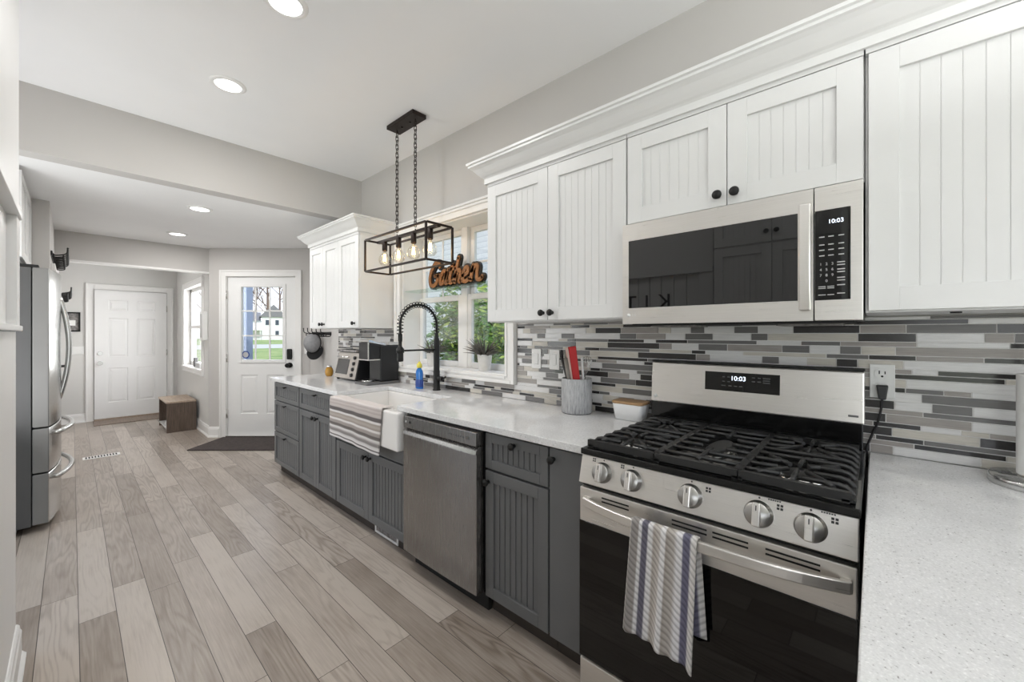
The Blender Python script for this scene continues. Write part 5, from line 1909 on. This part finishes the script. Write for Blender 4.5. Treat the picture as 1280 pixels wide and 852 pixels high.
# pair of white sneakers in the bench
def shoe(label, x, y):
    t = thing('shoe', label, 'shoe', (x, y, 0.068))
    secs = []
    for xx, w_, h_ in ((0.0, 0.03, 0.03), (0.03, 0.040, 0.045), (0.09, 0.045, 0.06), (0.15, 0.042, 0.10), (0.22, 0.038, 0.115), (0.25, 0.028, 0.105)):
        secs.append([(x + xx, y + math.cos(a_) * w_, 0.080 + max(0, math.sin(a_)) * h_) for a_ in [2 * PI * k / 14 for k in range(14)]])
    make('upper', MB().ring_surf(secs), M['ceramic'], t)
    mb = MB()
    mb.prism([(x - 0.005, y - 0.02), (x + 0.04, y - 0.044), (x + 0.15, y - 0.046), (x + 0.255, y - 0.03), (x + 0.255, y + 0.03), (x + 0.15, y + 0.046), (x + 0.04, y + 0.044), (x - 0.005, y + 0.02)], 0.068, 0.088)
    make('sole', mb, M['plate'], t, bevel=0.004)
shoe('white shoe in the bench nearer the kitchen', 0.87, 7.16)
shoe('white shoe in the bench nearer the front door', 0.87, 7.30)
tag(make('door_mat', MB(ANG).box(-3.70, -2.35, -0.60, -0.03, 0.0, 0.012), M['mat_dark'], bevel=0.004), 'dark rectangular mat in front of the half-glass door', 'mat')
tag(make('hall_rug', MB().box(0.21, 1.0, 8.30, 8.70, 0.0, 0.012), M['mat_brown'], bevel=0.004), 'narrow brown woven mat in front of the six-panel door', 'mat')
v = thing('floor_register', 'small white slotted floor register in the plank floor', 'vent', (0.22, 6.22, 0))
make('frame', MB().box(0.075, 0.36, 6.16, 6.28, 0.0, 0.006), M['plate'], v, bevel=0.002)
mb = MB()
for k in range(11):
    mb.box(0.095 + k * 0.0228, 0.108 + k * 0.0228, 6.18, 6.26, 0.006, 0.0068)
make('slot', mb, M['slot'], v)
t = thing('picture_frame', 'small black framed print on the hall wall left of the front door', 'picture', (0.0, 8.79, 1.36))
fa, fb, f0, f1 = -0.055, 0.085, 1.36, 1.65
make('frame', MB(FAR).box(fa, fa + 0.02, -0.02, 0, f0, f1).box(fb - 0.02, fb, -0.02, 0, f0, f1).box(fa + 0.02, fb - 0.02, -0.02, 0, f0, f0 + 0.02).box(fa + 0.02, fb - 0.02, -0.02, 0, f1 - 0.02, f1), M['black'], t)
make('print', MB(FAR).box(fa + 0.02, fb - 0.02, -0.006, 0, f0 + 0.02, f1 - 0.02), M['picture'], t)
make('mount', MB(FAR).box(fa + 0.03, fb - 0.05, -0.008, -0.006, f0 + 0.09, f0 + 0.17), M['paper'], t)
t = thing('door_chime', 'white door chime box on the hall wall beside the window', 'chime', (EX, 6.60, 1.25))
make('cover', MB().box(EX - 0.055, EX, 6.50, 6.66, 1.245, 1.625), M['plate'], t, bevel=0.006)
make('grille', MB().box(EX - 0.058, EX - 0.055, 6.53, 6.63, 1.28, 1.59), M['legend'], t)
mb = MB()
mb.box(EX + 0.005, EX + 0.05, 7.38, 7.47, EZ0 + 0.002, EZ0 + 0.14)
tag(make('sill_clock', mb, M['steel_dark'], bevel=0.006), 'small grey clock on the hall window sill', 'clock')
mb = MB()
mb.box(EX + 0.0, EX + 0.055, 7.0, 7.28, EZ0 + 0.002, EZ0 + 0.075)
tag(make('sill_box', mb, M['legend'], bevel=0.004), 'low pale box on the hall window sill', 'box')


# coat racks with hooks
def hook_rack(name, label, T, x0, x1, z, n, reach=0.06, parent_mat='black'):
    t = thing(name, label, 'hooks', tuple(T @ Vector(((x0 + x1) / 2, 0, z))))
    make('rail', MB(T).box(x0, x1, -0.012, 0, z - 0.018, z + 0.018), M[parent_mat], t, bevel=0.003)
    for k in range(n):
        xx = x0 + (x1 - x0) * (k + 0.5) / n
        mb = MB(T)
        mb.tube(catmull([(xx, -0.01, z + 0.005), (xx, -0.03, z - 0.01), (xx, -reach * 0.9, z + 0.01), (xx, -reach, z + 0.055)], 5), 0.0055, 8)
        mb.tube(catmull([(xx, -0.01, z - 0.01), (xx, -0.025, z - 0.035), (xx, -reach * 0.7, z - 0.03), (xx, -reach * 0.75, z - 0.005)], 5), 0.0055, 8)
        mb.lathe([(0, -0.009), (0.009, 0), (0, 0.009)], (xx, -reach, z + 0.06), 10)
        make('hook', mb, M[parent_mat], t)
    return t


RW = frame((W + 0.12, 0, 0), (0, -1, 0), (1, 0, 0))
hook_rack('hook_rack', 'black iron hook rack under the far wall cabinet holding a cap', RW, -5.28, -4.66, 1.335, 5, 0.13)
hook_rack('coat_rack', 'black coat hooks on the left wall just past the fridge', LFT, 5.25, 6.34, 2.03, 8, 0.10)
hook_rack('coat_rack', 'black coat hooks on the left hall wall beyond the white closet door', LFT, 6.75, 8.3, 1.80, 9, 0.12)
# hanging vine of hooks below it
# baseball cap hanging from the rack
t = thing('baseball_cap', 'grey cap with a black brim hanging under the far wall cabinet', 'hat', (1.93, 5.02, 1.02))
hz_ = -Vector((-0.80, -0.55, 0.20)).normalized()
hx2 = Vector((0.10, -0.25, -1.0)); hx2 = (hx2 - hz_ * hx2.dot(hz_)).normalized(); hy2 = hz_.cross(hx2)
HC = Matrix(((hx2.x, hy2.x, hz_.x, 1.95), (hx2.y, hy2.y, hz_.y, 5.00), (hx2.z, hy2.z, hz_.z, 1.215), (0, 0, 0, 1))) @ Matrix.Scale(1.15, 4)
mb = MB(HC)
rings = []
for k in range(9):
    a_ = k / 8 * PI / 2
    rings.append([(math.cos(b_) * 0.10 * math.cos(a_), math.sin(b_) * 0.085 * math.cos(a_), -0.105 * math.sin(a_)) for b_ in [2 * PI * q / 20 for q in range(20)]])
mb.ring_surf(rings, caps=False)
make('crown', mb, M['cap_grey'], t, solid=0.003)
mb = MB(HC)
def brim(u, v):
    a_ = (u - 0.5) * 2.2
    r0 = 0.10 + v * 0.075 * (math.cos((u - 0.5) * PI) ** 0.5 if abs(u - 0.5) < 0.5 else 0)
    return (math.cos(a_) * r0, math.sin(a_) * r0 * 0.85, 0.002 + 0.02 * (math.sin(a_) ** 2))
mb.grid(brim, 16, 5)
make('brim', mb, M['cap_black'], t, solid=0.004)
mb = MB(HC)
mb.tube([(math.cos(a_) * 0.101, math.sin(a_) * 0.086, -0.003) for a_ in [2 * PI * q / 24 for q in range(24)]], 0.008, 6, closed=True)
make('sweatband', mb, M['cap_black'], t)
mb = MB()
mb.tube([(1.96, 5.02, 1.30), (1.94, 5.00, 1.33), (1.93, 4.98, 1.345), (1.95, 4.97, 1.31)], 0.007, 6)
make('strap', mb, M['cap_black'], t)

# ---------------------------------------------------------------- outdoors
GZ = -0.35
struct('ground_lawn', MB().box(-60, 120, -60, 160, GZ - 0.3, GZ), M['grass'])
struct('ground_mulch', MB().box(2.3, 9.5, 0.5, 9.0, GZ, GZ + 0.03), M['mulch'])
dv = Vector((0.316, 1.139, 0)).normalized()
pv = Vector((dv.y, -dv.x, 0))
OT = lambda d_: Matrix(((pv.x, dv.x, 0, dv.x * d_), (pv.y, dv.y, 0, dv.y * d_), (0, 0, 1, 0), (0, 0, 0, 1)))
struct('ground_road', MB(OT(62)).box(-70, 70, -9, 9, GZ, GZ + 0.02), M['asphalt'])
pf = MB(ANG)
pf.box(-4.7, -2.0, 0.15, 1.75, -0.25, -0.03)
struct('floor_porch', pf, M['porch_floor'])
mb = MB(ANG)
mb.box(-4.42, -4.10, 1.35, 1.62, -0.03, 2.6)
t = thing('porch_post', 'blue-grey porch post seen through the left panes of the back door', 'post', tuple(ANG @ Vector((-4.42, 1.46, -0.03))))
make('shaft', MB(ANG).box(-4.505, -4.335, 1.38, 1.55, 0.10, 2.55), M['porch_blue'], t, bevel=0.01)
make('plinth', MB(ANG).box(-4.53, -4.31, 1.355, 1.575, -0.03, 0.10), M['porch_blue'], t, bevel=0.01)
make('capital', MB(ANG).box(-4.53, -4.31, 1.355, 1.575, 2.55, 2.65), M['porch_blue'], t, bevel=0.01)
# house across the road
HT = OT(122)
t = thing('house', 'white two-storey house across the road seen through the back door', 'house', tuple(HT @ Vector((0, 0, GZ))))
mb = MB(HT)
mb.box(-5.2, 0.4, 0, 8, GZ, 4.6)
mb.box(0.4, 5.6, -1.2, 7, GZ, 5.6)
make('wall', mb, M['siding'], t)
mb = MB(HT)
def gable(mb, x0, x1, y0, y1, z0, z1):
    xm = (x0 + x1) / 2
    a_ = [mb.vert(p) for p in ((x0, y0, z0), (x1, y0, z0), (xm, y0, z1), (x0, y1, z0), (x1, y1, z0), (xm, y1, z1))]
    for f_ in ((0, 1, 2), (5, 4, 3), (0, 2, 5, 3), (1, 4, 5, 2), (0, 3, 4, 1)):
        mb.face([a_[k] for k in f_])
mb.mi = 0
gable(mb, -0.2, 6.2, -1.6, 7.4, 5.6, 8.8)
mb.hexa([(-5.7, -0.5, 4.6), (0.2, -0.5, 4.6), (0.2, 8.5, 4.6), (-5.7, 8.5, 4.6)], [(-5.7, 3.6, 6.9), (0.2, 3.6, 6.9), (0.2, 4.4, 6.9), (-5.7, 4.4, 6.9)])
make('roof', mb, M['roof'], t)
mb = MB(HT)
for wx, wz, wy in ((-4.0, 2.6, 0), (-2.2, 2.6, 0), (1.6, 3.4, -1.2), (3.8, 3.4, -1.2), (3.8, 0.6, -1.2), (-4.0, 0.4, 0), (2.9, 5.9, -1.2)):
    w_ = make('window', MB(HT).box(wx - 0.5, wx + 0.5, wy - 0.06, wy, wz, wz + 1.5), M['trim'], t)
    make('pane', MB(HT).box(wx - 0.4, wx + 0.4, wy - 0.09, wy - 0.06, wz + 0.1, wz + 1.4), M['house_window'], w_)
make('porch_roof', MB(HT).box(-5.4, 0.4, -2.2, 0, 2.1, 2.4).box(-5.3, -5.1, -2.1, -1.9, GZ, 2.1).box(-2.5, -2.3, -2.1, -1.9, GZ, 2.1).box(0.0, 0.2, -2.1, -1.9, GZ, 2.1), M['trim'], t)


def bare_tree(label, x, y, h, seed, T):
    rnd = random.Random(seed)
    p = T @ Vector((x, y, GZ))
    t = thing('bare_tree', label, 'tree', tuple(p), 'bare trees across the road')
    mb = MB()
    pts = [p + Vector((rnd.uniform(-.02, .02) * h * k / 5, rnd.uniform(-.02, .02) * h * k / 5, h * k / 5)) for k in range(6)]
    mb.tube(pts, 0.2, 6, rad=[0.026 * h * (1 - k / 5.6) for k in range(6)])
    make('trunk', mb, M['bark'], t)
    mb = MB()
    def br(p, d_, L_, r_, lv):
        q = p + d_ * L_ * 0.5 + Vector((rnd.uniform(-.1, .1), rnd.uniform(-.1, .1), 0.05)) * L_
        e = p + d_ * L_ + Vector((0, 0, 0.15 * L_))
        mb.tube([p, q, e], r_, 4, rad=[r_, r_ * .7, r_ * .35])
        if lv:
            for k in range(4):
                dd = (d_ + Vector((rnd.uniform(-.9, .9), rnd.uniform(-.9, .9), rnd.uniform(-.2, .9)))).normalized()
                br(p.lerp(e, rnd.uniform(.35, 1)), dd, L_ * .55, r_ * .5, lv - 1)
    for k in range(9):
        a_ = rnd.random() * 6.28
        z_ = rnd.uniform(.3, .95)
        br(p + Vector((0, 0, h * z_)), Vector((math.cos(a_), math.sin(a_), .9)).normalized(), h * .28, h * .008, 2)
    make('branches', mb, M['bark'], t)


TT = OT(112)
for i, (x, h, lab) in enumerate(((-13, 19, 'bare tree furthest left behind the white house'), (-7.5, 22, 'tall bare tree left of the white house'), (-4, 18, 'slim bare tree behind the low roof of the white house'),
                                 (-1, 23, 'bare tree behind the left part of the white house roof'), (2, 25, 'tallest bare tree behind the white house'), (5, 21, 'bare tree behind the gable of the white house'),
                                 (8, 23, 'bare tree just right of the white house'), (12, 22, 'bare tree well right of the white house'), (17, 19, 'bare tree furthest right behind the white house'))):
    k_ = (136 + 20 * i) / 136
    bare_tree(lab, x * k_, 0, h * k_ * 0.85, 40 + i, OT(136 + 20 * i))


def bush(name, label, c, rad, n, size, mats, seed, group, trunk=True):
    rnd = random.Random(seed)
    t = thing(name, label, 'shrub', (c[0], c[1], GZ), group)
    mb = MB()
    for k in range(n):
        while True:
            d_ = Vector((rnd.gauss(0, 1), rnd.gauss(0, 1), rnd.gauss(0, 1)))
            if d_.length > 0.1:
                break
        d_.normalize()
        rr = (rnd.random() ** 0.45) * (1 + 0.12 * math.sin(d_.x * 9 + seed) + 0.12 * math.sin(d_.z * 11))
        taper = 1 - 0.35 * max(0, d_.z) * rr
        p = Vector((c[0] + d_.x * rad[0] * rr * taper, c[1] + d_.y * rad[1] * rr * taper, c[2] + d_.z * rad[2] * rr))
        if p.z < GZ + 0.03:
            continue
        ax = Vector((rnd.gauss(0, 1), rnd.gauss(0, 1), rnd.gauss(0, .7))).normalized()
        b = ax.orthogonal().normalized()
        s_ = size * rnd.uniform(.6, 1.3)
        mb.mi = 1 if rnd.random() < 0.35 else 0
        i0 = [mb.vert(p - ax * s_), mb.vert(p + b * s_ * .32), mb.vert(p + ax * s_), mb.vert(p - b * s_ * .32)]
        mb.face(i0)
    make('foliage', mb, mats, t)
    if trunk:
        make('stem', MB().tube([(c[0], c[1], GZ), (c[0] + 0.05, c[1], c[2]), (c[0], c[1], c[2] + rad[2] * .7)], 0.04, 6, rad=[.05, .035, .012]), M['bark'], t)


LM = [M['leaf'], M['leaf_light']]
bush('evergreen_shrub', 'big evergreen shrub in the middle panes of the kitchen window', (4.0, 4.75, 0.9), (0.55, 0.62, 1.25), 5200, 0.065, LM, 3, 'evergreens outside the kitchen window')
bush('evergreen_shrub', 'tall evergreen shrub in the right panes of the kitchen window', (3.9, 3.35, 1.0), (0.45, 0.45, 1.3), 4200, 0.055, LM, 5, 'evergreens outside the kitchen window')
bush('evergreen_shrub', 'dark evergreen shrub further back outside the kitchen window', (5.9, 6.0, 1.1), (0.9, 0.9, 1.4), 4200, 0.09, LM, 8, 'evergreens outside the kitchen window')
bush('twiggy_shrub', 'brown twiggy shrub low outside the kitchen window', (3.05, 3.95, 0.30), (0.30, 0.28, 0.62), 1800, 0.05, [M['bark'], M['mulch']], 12, None)
# neighbouring house wall
t = thing('neighbouring_house', 'pale clapboard house seen through the upper panes of the kitchen window', 'house', (8.0, 7.0, GZ))
make('wall', MB().box(7.6, 12, 0.5, 14, GZ, 6.0), M['siding'], t)
mb = MB()
mb.hexa([(7.1, 0.2, 6.0), (12.3, 0.2, 6.0), (12.3, 14.3, 6.0), (7.1, 14.3, 6.0)], [(9.6, 0.2, 8.0), (9.9, 0.2, 8.0), (9.9, 14.3, 8.0), (9.6, 14.3, 8.0)])
make('roof', mb, M['roof'], t)
